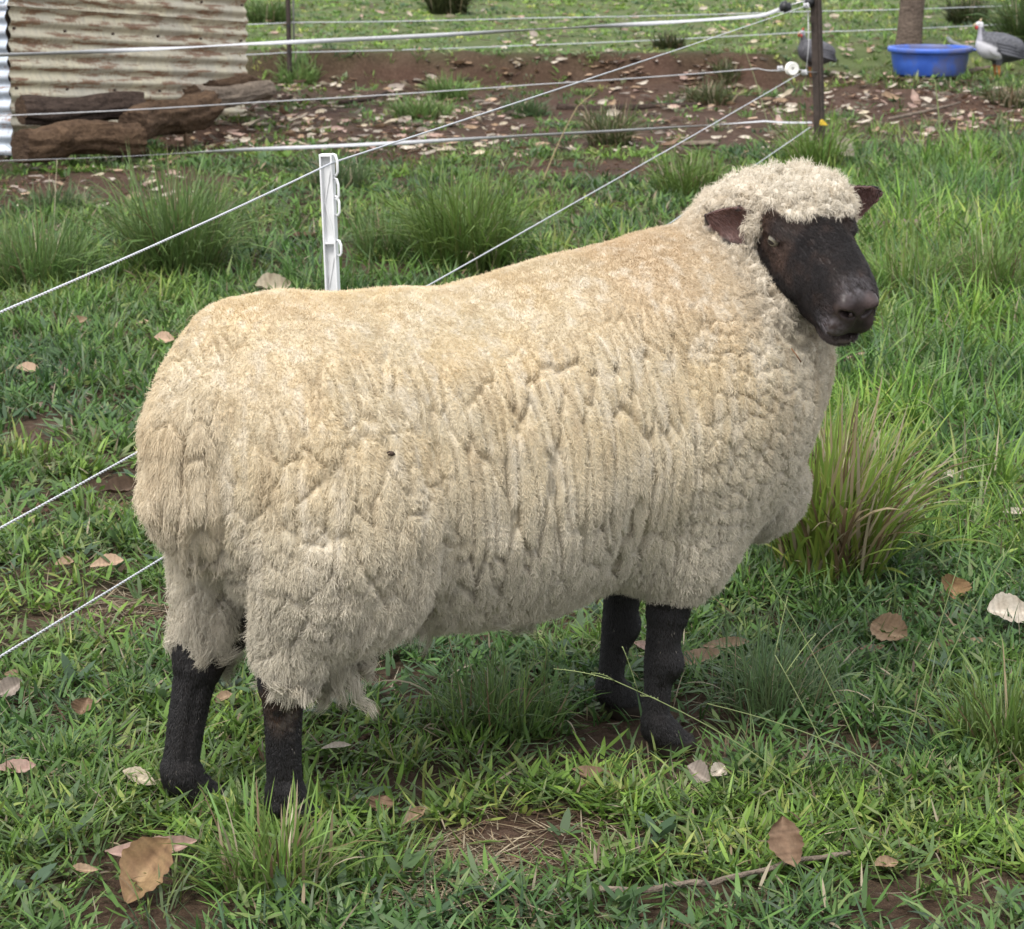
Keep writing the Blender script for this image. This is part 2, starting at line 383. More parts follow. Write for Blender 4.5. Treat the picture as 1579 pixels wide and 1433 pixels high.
def grass_cols(n, dead=.06, w=(.22, .26, .16, .16, .12, .08), x=None, y=None):
    c = GREENS[rng.choice(6, n, p=w)] * rng.uniform(.75, 1.3, (n, 1))
    if x is not None:
        lush = sstep(.32, .62, x / (y * .2)) * sstep(4.6, 5.6, y) * sstep(15, 12, y) * np.clip(.65 + 1.3 * n2(x, y, .30, 297, 3), 0, 1.3); c = c * (1 + lush[:, None] * np.array([.28, .34, .10])) * (1 + sstep(17.5, 18.6, y)[:, None] * np.array([.62, .45, .55]))
    if x is not None:
        k = n2(x, y, .45, 281, 2); k2 = n2(x, y, .14, 285, 2); c = c * (1 + .40 * k + .25 * k2)[:, None] * 1.07 * lerp(np.array([.93, .98, 1.06]), np.array([1.18, 1.06, .80]), np.clip(.5 + 1.6 * k, 0, 1)[:, None])
    d = rng.random(n) < dead; c[d] = STRAW[rng.choice(3, d.sum())] * rng.uniform(.6, 1.1, (d.sum(), 1)); return c
def region_h(x, y):
    """how tall the grass stands"""
    h = .75 + .35 * n2(x, y, .5, 291, 2) + .3 * np.clip(n2(x, y, .22, 295, 2), 0, 1) * sstep(4.5, 6, y)
    h = h + 1.25 * np.clip(.7 + 1.4 * n2(x, y, .28, 298, 3), .05, 1.6) * sstep(.38, .62, x / np.maximum(y * .3, .1) / .62) * sstep(4.4, 5.4, y) * sstep(15.5, 12.5, y)
    h = h * (1 - .5 * sstep(10.5, 12.5, y) * sstep(2.2, 1.2, x)) + .5 * sstep(6.2, 8.0, y) * sstep(11.5, 9.5, y) * np.clip(.6 + n2(x, y, .35, 296, 2), 0, 1.5)
    return np.clip(h, .35, 2.4)
def grass_zone(y0, y1, dens, nseg, per, lscale, wscale, flat, dead, side=.35):
    n = int(dens * (y1 - y0) * (.40 * (y0 + y1) / 2 + 2 * side) / per)
    y = np.sqrt(rng.uniform(y0 ** 2, y1 ** 2, n)) if y0 > 0 else rng.uniform(y0, y1, n); x = rng.uniform(-1, 1, n) * (.20 * y + side)
    k = rng.random(n) < cover(x, y) ** 1.5 * (.72 + .5 * n2(x, y, .16, 301, 2)); x, y = x[k], y[k]; n = len(x)
    isflat = np.repeat(rng.random(n) < flat, per); hs = np.repeat(region_h(x, y), per)
    cx, cy = np.repeat(x, per), np.repeat(y, per); m = n * per; az = rng.uniform(0, 2 * np.pi, m); rad = rng.uniform(0, 1, m) ** .7 * .035 * lscale
    X, Y = cx + np.cos(az) * rad, cy + np.sin(az) * rad
    lean = np.where(isflat, rng.uniform(.75, 1.45, m), rng.uniform(.05, .75, m)); curl = np.where(isflat, rng.uniform(-.3, .5, m), rng.uniform(.2, 1.2, m))
    ln = np.where(isflat, rng.uniform(.025, .062, m), rng.uniform(.04, .105, m) * hs) * lscale; wd = np.where(isflat, rng.uniform(.0045, .0088, m), rng.uniform(.0022, .0048, m)) * wscale
    zz = gz(X, Y) + np.where(isflat, rng.uniform(.0, .030, m), 0) * np.minimum(hs, 1.2); col = np.repeat(grass_cols(n, 0, x=x, y=y), per, 0) * rng.uniform(.8, 1.22, (m, 1))
    d = rng.random(m) < dead; col[d] = STRAW[rng.choice(3, d.sum())] * rng.uniform(.35, .95, (d.sum(), 1)); wd = np.where(d, wd * .6, wd)
    return blades(np.stack([X, Y, zz], 1), az + rng.normal(0, .5, m), lean, curl, ln, wd, nseg, col, None, 1.1)
GD = .45 if DEV else 1.0
def stuff_grass(zs):
    mb = MB(); 
    for z in zs:
        V_, Q_, T_, C_ = grass_zone(*z); mb.v.append(V_); mb.c.append(C_); mb.q.append(Q_ + mb.n); mb.t.append(T_ + mb.n); mb.n += len(V_)
    return tag(mb.build('grass', M_grass), kind='stuff')
stuff_grass([(3.0, 4.0, 22000 * GD, 3, 7, 1.0, 1.12, .70, .065), (4.0, 5.4, 15500 * GD, 3, 7, 1.05, 1.2, .64, .065), (5.4, 9.0, 6600 * GD, 3, 8, 1.1, 1.9, .45, .06),
             (9.0, 14.6, 2500 * GD, 2, 8, 1.35, 2.6, .3, .08), (14.6, 18.6, 3000 * GD, 2, 10, 1.3, 2.8, .2, .12), (18.6, 24, 620 * GD, 2, 8, .85, 3.4, .35, .08, .8), (24, 33, 330 * GD, 2, 8, 1.0, 5.0, .35, .08, .8)])

# small broad-leaved weeds among the grass
n = int(900 * GD); y = np.sqrt(rng.uniform(3.0 ** 2, 8.5 ** 2, n)); x = rng.uniform(-1, 1, n) * (.2 * y + .3); k = (n2(x, y, .4, 331, 2) > -.1) & (rng.random(n) < cover(x, y) + .2); x, y = x[k], y[k]; n = len(x); m = n * 6
az = np.tile(np.arange(6) * 1.05, n) + np.repeat(rng.uniform(0, 6, n), 6) + rng.normal(0, .3, m); sz = np.repeat(rng.uniform(.6, 1.4, n), 6) * rng.uniform(.7, 1.2, m); X, Y = np.repeat(x, 6) + np.cos(az) * .006, np.repeat(y, 6) + np.sin(az) * .006
V_, Q_, T_, C_ = blades(np.stack([X, Y, gz(X, Y) + rng.uniform(.01, .035, m)], 1), az, rng.uniform(.7, 1.3, m), rng.uniform(0, .7, m), .036 * sz, .0135 * sz, 4, np.repeat(np.array([[.065, .125, .045], [.085, .14, .06], [.06, .105, .055]])[rng.choice(3, n)], 6, 0) * rng.uniform(.75, 1.25, (m, 1)), None, .5)
mb = MB(); mb.v = [V_]; mb.q = [Q_]; mb.t = [T_]; mb.c = [C_]; mb.n = len(V_); tag(mb.build('broadleaf_weeds', M_grass), kind='stuff')

# tussocks one can tell apart: (base px, base py, height m, radius m, leaves, width, colour, straw share, label)
DKG, BRG, BLG, OLG = np.array([.090, .142, .044]), np.array([.138, .215, .052]), np.array([.084, .128, .054]), np.array([.075, .090, .036])
TUSS = [(275, 425, .40, .26, 520, .0065, DKG * 1.2, .05, 'large dark green grass tussock in front of the logs, behind the rope fence'),
        (60, 445, .27, .24, 420, .0065, DKG * 1.25, .05, 'wide grass tussock at the left edge above the upper rope strand'),
        (720, 415, .38, .26, 480, .0075, BRG * .8, .04, 'tall bright grass tussock right of the white post'),
        (600, 400, .22, .20, 260, .006, DKG * 1.3, .08, 'loose grass clump right beside the white post'),
        (520, 290, .16, .22, 240, .007, BLG, .08, 'low bluish grass clump just behind the top of the white post'),
        (1185, 1095, .16, .17, 190, .0036, BLG * 1.35, .06, 'grey-green fine-leaved grass tuft right of the front hooves'),
        (1278, 900, .34, .17, 420, .0105, BRG * np.array([1.35, 1.2, 1.0]), .34, 'upright broad-leaved grass tussock with dead straw beside the sheep chest'),
        (1395, 470, .24, .22, 360, .0055, BRG, .12, 'bright tall grass clump right of the sheep face'),
        (1530, 470, .26, .22, 360, .0055, BRG * .85, .14, 'tall grass clump with straw stems at the right edge'),
        (430, 1375, .13, .12, 170, .0060, BRG, .18, 'bright grass tuft in front of the near hind hoof'),
        (1255, 262, .30, .22, 160, .009, BRG * 1.1, .06, 'sparse bright tall grass at the foot of the dark fence picket'),
        (1545, 1165, .15, .13, 220, .0052, BRG * .75, .05, 'leafy grass tuft at the right edge level with the hooves'),
        (765, 1120, .12, .18, 230, .0044, DKG * 1.15, .08, 'dark grass tuft in the shade under the sheep belly'),
        (1060, 300, .20, .25, 240, .008, BRG * .8, .10, 'loose grass clump left of the sheep wool cap'),
        (940, 225, .22, .20, 170, .010, OLG * 1.1, .25, 'pale wispy tussock on the bare soil above the sheep back'),
        (690, 152, .16, .22, 200, .012, DKG * 1.5, .05, 'small green grass island on the red soil nearest the dirt bank'),
        (650, 182, .14, .30, 240, .011, DKG * 1.5, .08, 'wide green grass island on the red soil under the middle strand'),
        (810, 178, .12, .22, 170, .011, BLG, .08, 'grass island under the crossing of two strands'),
        (1095, 158, .14, .25, 200, .011, OLG, .2, 'dull olive grass patch left of the white reel insulator'),
        (90, 330, .14, .22, 200, .008, BLG, .1, 'low grass clump on the soil below the log pile'),
        (60, 245, .10, .20, 120, .009, BLG, .05, 'thin grass at the end of the lowest log'),
        (690, 22, .34, .28, 420, .014, OLG * .72, .06, 'dark olive bushy tussock on the far slope, top centre'),
        (1490, 38, .26, .25, 300, .014, OLG * .8, .08, 'olive tussock on the slope behind the blue tub'),
        (1590, 85, .50, .30, 420, .014, DKG * .7, .04, 'dark bushy tussock behind the guinea fowl at the right edge'),
        (415, 35, .22, .30, 300, .014, DKG * 1.1, .06, 'green tussock on the slope beside the shed corner'),
        (320 + 140, 122, .13, .22, 200, .012, DKG * 1.5, .05, 'grass tuft growing at the foot of the thin dark picket'),
        (1030, 75, .12, .18, 160, .013, OLG * .7, .1, 'small dark tussock on the lip of the dirt bank'),
        (1560, 165, .14, .28, 200, .011, OLG, .25, 'dull low tussock on the soil below the guinea fowl at the right edge'),
        (1120, 118, .10, .16, 120, .012, OLG, .2, 'tiny tuft at the bottom of the dirt bank')]
for px, py, h, r, n, wd, colr, straw, lab in TUSS:
    c = on_ground(px, py); n = int(n * 2.0 * (1 if not DEV else .6)); wd = wd * .80; h = h * 1.15
    az = rng.uniform(0, 2 * np.pi, n); rr_ = r * .62 * rng.uniform(0, 1, n) ** .75; X, Y = np.cos(az) * rr_, np.sin(az) * rr_
    col = colr * rng.uniform(.65, 1.4, (n, 1)) * (1 + rng.normal(0, .06, (n, 3))); d = rng.random(n) < straw; col[d] = STRAW[rng.choice(3, d.sum())] * rng.uniform(.6, 1.1, (d.sum(), 1))
    zz = gz(X + c[0], Y + c[1]) - c[2] - .004
    mb = MB(); V_, Q_, T_, C_ = blades(np.stack([X, Y, zz], 1), az + rng.normal(0, 1.0, n), np.abs(rng.normal(0,   .20 if straw > .3 else .26, n)), rng.uniform(.05, 1.35 if straw > .3 else 1.75, n) ** 1.25, h * rng.uniform(.30, 1.15, n), wd * rng.uniform(.7, 1.25, n), 7 if c[1] < 6.5 else 4, col, None, 1.2)
    mb.v = [V_]; mb.q = [Q_]; mb.t = [T_]; mb.c = [np.clip(C_, 0, .9)]; mb.n = len(V_)
    o = mb.build('grass_tussock', M_grass, None, True, c); tag(o, lab, 'grass tussock', 'grass tussocks standing out of the turf')
# bare straw and stems lying about
n = 2600; y = np.sqrt(rng.uniform(3.0 ** 2, 9 ** 2, n)); x = rng.uniform(-1, 1, n) * (.2 * y + .3)
for cx, cy, rx, ry, s in BARE[:4]:
    k = 260; a_ = rng.uniform(0, 2 * np.pi, k); q = rng.uniform(0, 1, k) ** .5; x = np.concatenate([x, cx + rx * q * np.cos(a_)]); y = np.concatenate([y, cy + ry * q * np.sin(a_)])
n = len(x); V_, Q_, T_, C_ = blades(np.stack([x, y, gz(x, y) + rng.uniform(.002, .03, n) * cover(x, y) + .003], 1), rng.uniform(0, 2 * np.pi, n), rng.uniform(1.35, 1.62, n), rng.uniform(-.15, .15, n), rng.uniform(.02, .11, n), rng.uniform(.0012, .003, n), 3, STRAW[rng.choice(3, n)] * rng.uniform(.45, 1.0, (n, 1)), None, .3)
mb = MB(); mb.v = [V_]; mb.q = [Q_]; mb.t = [T_]; mb.c = [C_]; mb.n = len(V_); M_straw = attr_mat('dry_straw', .7, .15, .2); tag(mb.build('dry_straw', M_straw), kind='stuff')
# little clods and pebbles on the bare soil
mb = MB(); k = 0
ico = np.array([[0, 0, 1], [.9, 0, .1], [0, .9, .1], [-.9, 0, .1], [0, -.9, .1], [0, 0, -.8]]); icoT = [[0, 1, 2], [0, 2, 3], [0, 3, 4], [0, 4, 1], [5, 2, 1], [5, 3, 2], [5, 4, 3], [5, 1, 4]]
for cx, cy, rx, ry, s in BARE:
    m = int(np.clip(rx * ry * 1600, 40, 260))
    a_ = rng.uniform(0, 2 * np.pi, m); q = rng.uniform(0, 1, m) ** .5; X, Y = cx + rx * q * np.cos(a_), cy + ry * q * np.sin(a_); Z = gz(X, Y)
    for i in range(m):
        sc = rng.uniform(.002, .007) * (1 + cy / 12) * np.array([1, 1, .7]) * rng.uniform(.6, 1.3, 3)
        mb.add(ico * sc * (1 + rng.normal(0, .15, (6, 1))) + [X[i], Y[i], Z[i] + .002], None, icoT, np.array([.10, .06, .042]) * rng.uniform(.6, 1.6))
tag(mb.build('soil_clods', attr_mat('soil_clod', .95, 0, .1, .2, 200)), kind='stuff')
# ------------------------------------------------------------------ the corrugated iron shed
def iron_mat(name, base, cream, rust, rustamt, seed):
    m, nt, b = new_mat(name)
    tc = N(nt, 'ShaderNodeTexCoord'); mp = N(nt, 'ShaderNodeMapping'); mp.inputs['Location'].default_value = (seed, seed * .7, 0); L(nt, tc.outputs['Object'], mp.inputs[0])
    def nz(sc, vs, det=5, rg=.6):
        q = N(nt, 'ShaderNodeMapping'); q.inputs['Scale'].default_value = vs; L(nt, mp.outputs[0], q.inputs[0])
        k = N(nt, 'ShaderNodeTexNoise'); k.inputs['Scale'].default_value = sc; k.inputs['Detail'].default_value = det; k.inputs['Roughness'].default_value = rg; L(nt, q.outputs[0], k.inputs['Vector']); return k
    big = nz(2.6, (1, 1, 1)); streak = nz(7, (.55, 1, 5.5)); fine = nz(60, (1, 1, 1), 4, .65); run = nz(16, (2.2, 1, .35))
    c = mixc(nt, ramp(nt, big.outputs[0], [(.38, (0, 0, 0)), (.62, (1, 1, 1))]).outputs[0], base, cream)
    c = mixc(nt, ramp(nt, run.outputs[0], [(.45, (0, 0, 0)), (.75, (.55,) * 3)]).outputs[0], c, tuple(np.array(base) * .55))
    mul = N(nt, 'ShaderNodeMath', operation='ADD'); L(nt, streak.outputs[0], mul.inputs[0]); ms = N(nt, 'ShaderNodeMath', operation='MULTIPLY'); L(nt, fine.outputs[0], ms.inputs[0]); ms.inputs[1].default_value = .35; L(nt, ms.outputs[0], mul.inputs[1])
    rm = ramp(nt, mul.outputs[0], [(.735 - rustamt, (0, 0, 0)), (.835 - rustamt, (1, 1, 1))])
    rc = ramp(nt, fine.outputs[0], [(.3, tuple(np.array(rust) * .6)), (.7, tuple(np.array(rust) * 1.7))])
    L(nt, mixc(nt, rm.outputs[0], c, rc.outputs[0]), b.inputs['Base Color'])
    mr = N(nt, 'ShaderNodeMapRange'); mr.inputs[3].default_value = .35; mr.inputs[4].default_value = 0; L(nt, rm.outputs[0], mr.inputs[0]); L(nt, mr.outputs[0], b.inputs['Metallic'])
    b.inputs['Roughness'].default_value = .58; bump(nt, b, fine.outputs[0], .25, .002); return m
M_iron = iron_mat('weathered_iron', (.54, .50, .40), (.66, .60, .43), (.19, .11, .062), .055, 1.3)
M_iron2 = iron_mat('galvanised_iron', (.48, .54, .62), (.60, .66, .74), (.17, .09, .05), -.01, 7.7)
M_post = simple_mat('old_timber', (.16, .12, .09), .9, 0, .3, 25, .5)
def corrugated(name, length, height, mat, parent, M, ragged=.004, pitch=.076, depth=.0095):
    nu, nv = max(4, int(length / .12)), int(height / pitch * 8); u = np.linspace(0, length, nu + 1); v = np.linspace(0, height, nv + 1)
    U, W = np.meshgrid(u, v, indexing='ij'); D = depth * np.sin(2 * np.pi * W / pitch) + .006 * n2(U.ravel() + length, W.ravel(), .5, 311, 2).reshape(U.shape)
    U = U + np.where(U > length * .99, n2(W.ravel() * 0 + .2, W.ravel(), .05, 317, 2).reshape(U.shape) * ragged, 0)
    V_ = np.stack([U, D, W], -1).reshape(-1, 3); V2 = V_ - np.array([0, -.0012, 0]); a, c = np.meshgrid(np.arange(nu), np.arange(nv), indexing='ij'); k = (a * (nv + 1) + c).ravel()
    Q_ = np.stack([k, k + nv + 1, k + nv + 2, k + 1], 1); n_ = len(V_)
    me = mesh_np(name, np.vstack([V_, V2]), np.vstack([Q_, Q_[:, ::-1] + n_]), None, [mat], True); o = link(name, me, parent); o.matrix_local = M; return o
pA = on_y(15, 243, 13.4); pB = on_y(377, 130, 15.6); dW = pB[:2] - pA[:2]; lenW = float(np.hypot(*dW)); azW = math.atan2(dW[1], dW[0])
shed = thing('iron_shed', 'rusty corrugated iron shed standing at the left edge behind the log pile', 'shed', (pA[0], pA[1], .02), azW)
TILT = R(4.6)
for k in range(3):                                                  # rows of sheet, each lapping the one below
    corrugated('iron_sheet', lenW, .80, M_iron, shed, Matrix.Translation((0, -.012 * (k % 2) - .004 * k, .02 + k * .74)) @ Matrix.Rotation(TILT if k < 2 else R(1.5), 4, 'Y'))
M90 = Matrix.Rotation(R(90), 4, 'Z')
for k in range(3): corrugated('iron_sheet', 1.6, .80, M_iron2, shed, Matrix.Translation((-.012, -.030 - .006 * k, .0 + k * .74)) @ M90 @ Matrix.Rotation(R(.8), 4, 'Y'))
for k in range(3): corrugated('iron_sheet', lenW, .80, M_iron2, shed, Matrix.Translation((0, 1.6, k * .74)))
for k in range(3): corrugated('iron_sheet', 1.6, .80, M_iron, shed, Matrix.Translation((lenW - .03, 0, -.1 + k * .74)) @ M90)
corrugated('roof_sheet', 2.0, lenW + .3, M_iron2, shed, Matrix.Translation((lenW + .15, -.2, 2.20)) @ M90 @ Matrix.Rotation(R(-90), 4, 'X') @ Matrix.Rotation(R(0), 4, 'Z'))
for x_, y_ in ((.06, .08), (lenW - .1, .08), (.06, 1.5), (lenW - .1, 1.5)): MB().box((x_, y_, 1.05), (.045, .045, 1.13)).build('corner_post', M_post, shed, False)
mb = MB()
for k in range(3):
    for r_ in (1, 4, 8):
        for u_ in np.linspace(.06, lenW - .06, 6): mb.box((u_, -.018 - .012 * (k % 2), .02 + k * .74 + r_ * .076 + .019 - u_ * math.tan(TILT) * (k < 2)), (.007, .006, .007))
mb.build('roofing_nails', simple_mat('nail', (.06, .04, .03), .7), shed, False)['kind'] = 'stuff'

# ------------------------------------------------------------------ logs beside the shed
def bark_mat(name, dark, light, sc=9):
    m, nt, b = new_mat(name); n = noise_node(nt, sc, 6, .62, None, (1, 1, 3.5)); n2_ = noise_node(nt, 55, 4, .6)
    c = mixc(nt, .4, ramp(nt, n.outputs[0], [(.32, dark), (.68, light)]).outputs[0], ramp(nt, n2_.outputs[0], [(.3, tuple(np.array(dark) * .7)), (.7, tuple(np.array(light) * 1.15))]).outputs[0])
    L(nt, c, b.inputs['Base Color']); b.inputs['Roughness'].default_value = .95; b.inputs['Specular IOR Level'].default_value = .1
    ad = N(nt, 'ShaderNodeMath', operation='ADD'); L(nt, n.outputs[0], ad.inputs[0]); L(nt, n2_.outputs[0], ad.inputs[1]); bump(nt, b, ad.outputs[0], .8, .02); return m
M_bark1 = bark_mat('log_bark_dark', (.018, .013, .011), (.085, .062, .050), 12); M_bark2 = bark_mat('log_bark_brown', (.026, .016, .011), (.150, .098, .062)); M_bark3 = bark_mat('log_bark_grey', (.10, .08, .065), (.27, .22, .17))
M_end = bark_mat('cut_wood', (.035, .022, .016), (.10, .068, .046), 20)
def log(label, p0, p1, r0, r1, mat, seed, stubs=()):
    p0, p1 = np.asarray(p0, float), np.asarray(p1, float); n = 72; t = np.linspace(0, 1, n); ax = (p1 - p0); Ln = np.linalg.norm(ax); ax /= Ln
    path = p0 + (p1 - p0) * t[:, None]; bend = np.cross(ax, [0, 0, 1]); path = path + bend * (.02 * np.sin(t * 5 + seed))[:, None] + np.array([0, 0, 1]) * (.012 * np.sin(t * 7 + seed * 2))[:, None]
    rad = r0 + (r1 - r0) * t; seg = 40; V_, Q_, T_ = tube(path, rad, seg, True); c = np.repeat(path, seg, 0); m = len(c)
    d = V_[:m] - c; ang = np.tile(np.arange(seg) * 2 * np.pi / seg, n); q = np.stack([np.cos(ang) * 3.2, np.sin(ang) * 3.2, np.repeat(t, seg) * Ln * 6], 1)
    V_[:m] = c + d * (1 + .22 * fbm(q, seed, 4) + .26 * fbm(q * np.array([2.0, 2.0, .45]), seed + 9, 4) - .16 * sstep(.10, .0, np.abs(fbm(q * np.array([1.6, 1.6, .35]), seed + 19, 2))))[:, None]
    mid = (p0 + p1) / 2; o = link('log', mesh_np('log', V_ - mid, Q_, T_[:seg * 0], [mat], True) if False else mesh_np('log', V_ - mid, Q_, None, [mat], True), None, mid)
    for e, i in ((p0, 0), (p1, n - 1)):
        ring = V_[i * seg:(i + 1) * seg] - mid; cc = ring.mean(0) + ax * (.006 if i else -.006); k = np.arange(seg)
        mbx = MB().add(np.vstack([ring * .995 + cc * .005, cc + (ring - cc) * .5 + rng.normal(0, .002, (seg, 3)), cc]), [[a, (a + 1) % seg, seg + (a + 1) % seg, seg + a] for a in k], [[seg + a, seg + (a + 1) % seg, 2 * seg] for a in k]); mbx.build('cut_end', M_end, o)
    for s_, dirv, L_, r_ in stubs:
        b_ = p0 + (p1 - p0) * s_ - mid; V2, Q2, T2 = tube([b_, b_ + np.array(dirv) * L_ * .5, b_ + np.array(dirv) * L_], [r_ * 1.25, r_, r_ * .9], 12); V2 += rng.normal(0, .004, V2.shape)
        MB().add(V2, Q2, T2).build('branch_stub', mat, o)
    return tag(o, label, 'log', 'old logs lying beside the shed')
log('dark rough-barked log lying on top of the pile against the shed', on_y(30, 174, 13.15), on_y(218, 166, 13.6), .074, .070, M_bark1, 1)
log('thick brown log with a knob at the bottom of the pile', on_y(28, 222, 12.75), on_y(214, 212, 13.2), .084, .080, M_bark2, 2, [(.36, (.1, -.75, .45), .10, .055)])
log('shorter brown log continuing the pile towards the right, dark round end', on_y(206, 196, 13.3), on_y(316, 166, 14.1), .080, .088, M_bark2, 3)
log('pale grey weathered log lying behind the pile at the shed corner', on_y(300, 152, 14.2), on_y(412, 141, 15.0), .062, .050, M_bark3, 4)
log('reddish brown log half hidden behind the pale grey one', on_y(330, 138, 14.9), on_y(400, 130, 15.4), .06, .05, M_bark2, 5)

# ------------------------------------------------------------------ the tree
t0 = on_ground(1400, 80); tr = thing('gum_tree', 'slim grey-brown tree trunk rising behind the blue tub', 'tree', t0)
M_tbark = bark_mat('tree_bark', (.055, .042, .034), (.20, .155, .125), 7)
n = 40; t = np.linspace(0, 1, n); path = np.stack([.06 * t + .10 * np.sin(t * 2.2), .05 * np.sin(t * 3), -.1 + 5.2 * t], 1); rad = .098 * (1 - .62 * t) + .035 * np.exp(-t * 40)
V_, Q_, T_ = tube(path, rad, 18); m = n * 18; q = np.stack([V_[:m, 0] * 16, V_[:m, 1] * 16, V_[:m, 2] * 4], 1); V_[:m] += (V_[:m] - np.repeat(path, 18, 0)) * (.16 * fbm(q, 5, 3))[:, None]
MB().add(V_, Q_, T_).build('trunk', M_tbark, tr)
lv = []; 
for k in range(9):
    z = 2.6 + .3 * k; a = k * 2.4; base = path[int(np.clip((z + .1) / 5.3 * n, 0, n - 1))]; L_ = rng.uniform(.8, 1.5)
    p = [base, base + np.array([math.cos(a), math.sin(a), .5]) * L_ * .5, base + np.array([math.cos(a), math.sin(a), .75]) * L_]
    MB().tube(p, [.035, .022, .008], 8).build('limb', M_tbark, tr); lv.append((p[2], L_))
    lv.append(((p[1] + p[2]) / 2, L_))
n = 5200; w_ = rng.integers(0, len(lv), n); cen = np.array([l[0] for l in lv])[w_] + rng.normal(0, .28, (n, 3))
V_, Q_, T_, C_ = blades(cen, rng.uniform(0, 6.28, n), rng.uniform(1.6, 2.9, n), rng.uniform(-.4, .4, n), rng.uniform(.08, .14, n), rng.uniform(.014, .022, n), 2, np.array([.06, .085, .04]) * rng.uniform(.7, 1.3, (n, 1)))
mb = MB(); mb.v = [V_]; mb.q = [Q_]; mb.t = [T_]; mb.c = [C_]; mb.n = len(V_); mb.build('crown', M_grass, tr)

# ------------------------------------------------------------------ fences
M_poly = simple_mat('white_polywire', (.56, .58, .62), .5, 0, .08, 120); M_tape = simple_mat('white_tape', (.49, .50, .52), .55, 0, .1, 60)
M_wire = simple_mat('galvanised_wire', (.52, .52, .53), .45, .5, .15, 40); M_wplast = simple_mat('white_plastic', (.72, .73, .74), .45, 0, .13, 16, .05)
M_steel = simple_mat('dark_steel', (.060, .045, .038), .75, .2, .35, 40, .3); M_black = simple_mat('black_plastic', (.018, .019, .021), .45); M_porc = simple_mat('white_insulator', (.82, .80, .76), .25, 0, .05, 20)
M_clear = simple_mat('grey_insulator', (.55, .55, .57), .3); M_yel = simple_mat('yellow_plastic', (.62, .42, .03), .5)
PK = on_y(1268, 190, 13.0); PK[2] = float(gz(PK[0], PK[1]))
pk_top = on_y(1258, 0, 13.0)
# dark steel picket
lean_x = (pk_top[0] - PK[0]) / (pk_top[2] - PK[2])
pk = thing('fence_picket', 'dark steel fence picket with insulators where the rope strands meet', 'fence post', PK); pk.rotation_euler = (0, math.atan(lean_x), R(20))
mb = MB()
for a in (R(-100), R(20), R(140)): 
    M_ = Matrix.Rotation(a, 3, 'Z'); mb.box(np.array(M_ @ Vector((.016, 0, .52))), (.016, .0032, .74), np.array(M_))
mb.build('picket_body', M_steel, pk, False)
for z in (1.16, 1.05, .93, .74): MB().box((-.034, -.006, z), (.008, .005, .013)).build('wire_lug', M_steel, pk, False)
Pz = lambda px, py, Y=13.0: on_y(px, py, Y)
def in_pk(p): return np.array(pk.matrix_basis.inverted() @ Vector(p))
pk_m = Matrix.LocRotScale(pk.location, pk.rotation_euler, None)
def in_pk(p): return np.array(pk_m.inverted() @ Vector(p))
a = np.linspace(0, 2 * np.pi, 13)
reel = MB().lathe([(.0085, -.014), (.030, -.016), (.033, -.012), (.020, -.004), (.020, .004), (.033, .012), (.030, .016), (.0085, .014), (.0085, -.014)], 22, (0, 0, 0), 'y')
o = reel.build('reel_insulator', M_porc, pk, True, in_pk(Pz(1221, 106, 12.9))); flat_edges(o, 40)
o = MB().lathe([(.0001, -.030), (.018, -.026), (.030, -.010), (.022, .0), (.030, .010), (.018, .026), (.0001, .030)], 16, (0, 0, 0), 'x', None).build('strain_insulator', M_black, pk, True, in_pk(Pz(1211, 11, 12.95)), (0, R(25), 0))
MB().lathe([(.0001, -.026), (.016, -.022), (.026, -.008), (.026, .008), (.016, .022), (.0001, .026)], 14, (0, 0, 0), 'x').build('strain_insulator', M_black, pk, True, in_pk(Pz(1248, 3, 12.98)))
for q in (Pz(1240, 112, 12.95), Pz(1243, 9, 12.95), Pz(1203, 106, 12.92)):
    mbk = MB()
    for s_ in range(5): mbk.tube(np.array([[math.cos(x) * .010, math.sin(x) * .006 + s_ * .004 - .01, math.sin(x * 2 + s_) * .012] for x in np.linspace(0, 6, 9)]), .0042, 6)
    mbk.build('wire_knot', M_clear, pk, True, in_pk(q))
MB().tube([in_pk(Pz(1246, 15, 12.97)), in_pk(Pz(1247, 70, 12.97)), in_pk(Pz(1243, 110, 12.96))], .0022, 6).build('jumper_wire', M_clear, pk)
MB().tube([in_pk(Pz(1231, 107, 12.92)), in_pk(Pz(1240, 111, 12.95)), in_pk(Pz(1264, 112, 13.0))], .003, 6).build('tie_wire', M_wire, pk)
MB().tube([in_pk(Pz(1218, 8, 12.95)), in_pk(Pz(1240, 2, 12.97)), in_pk(Pz(1258, -2, 13.0))], .004, 6).build('tie_wire', M_wire, pk)
c = in_pk(Pz(1270, 190, 12.93)); MB().add([c + [-.020, 0, -.008], c + [.026, 0, -.014], c + [-.004, .004, .020], c + [-.012, .012, .014], c + [.016, .012, -.010], c + [-.018, .012, -.010]], None, [[0, 1, 2], [0, 2, 3], [3, 5, 0], [1, 4, 2], [2, 4, 3], [0, 5, 4], [0, 4, 1], [3, 4, 5]]).build('yellow_tag', M_yel, pk, False)

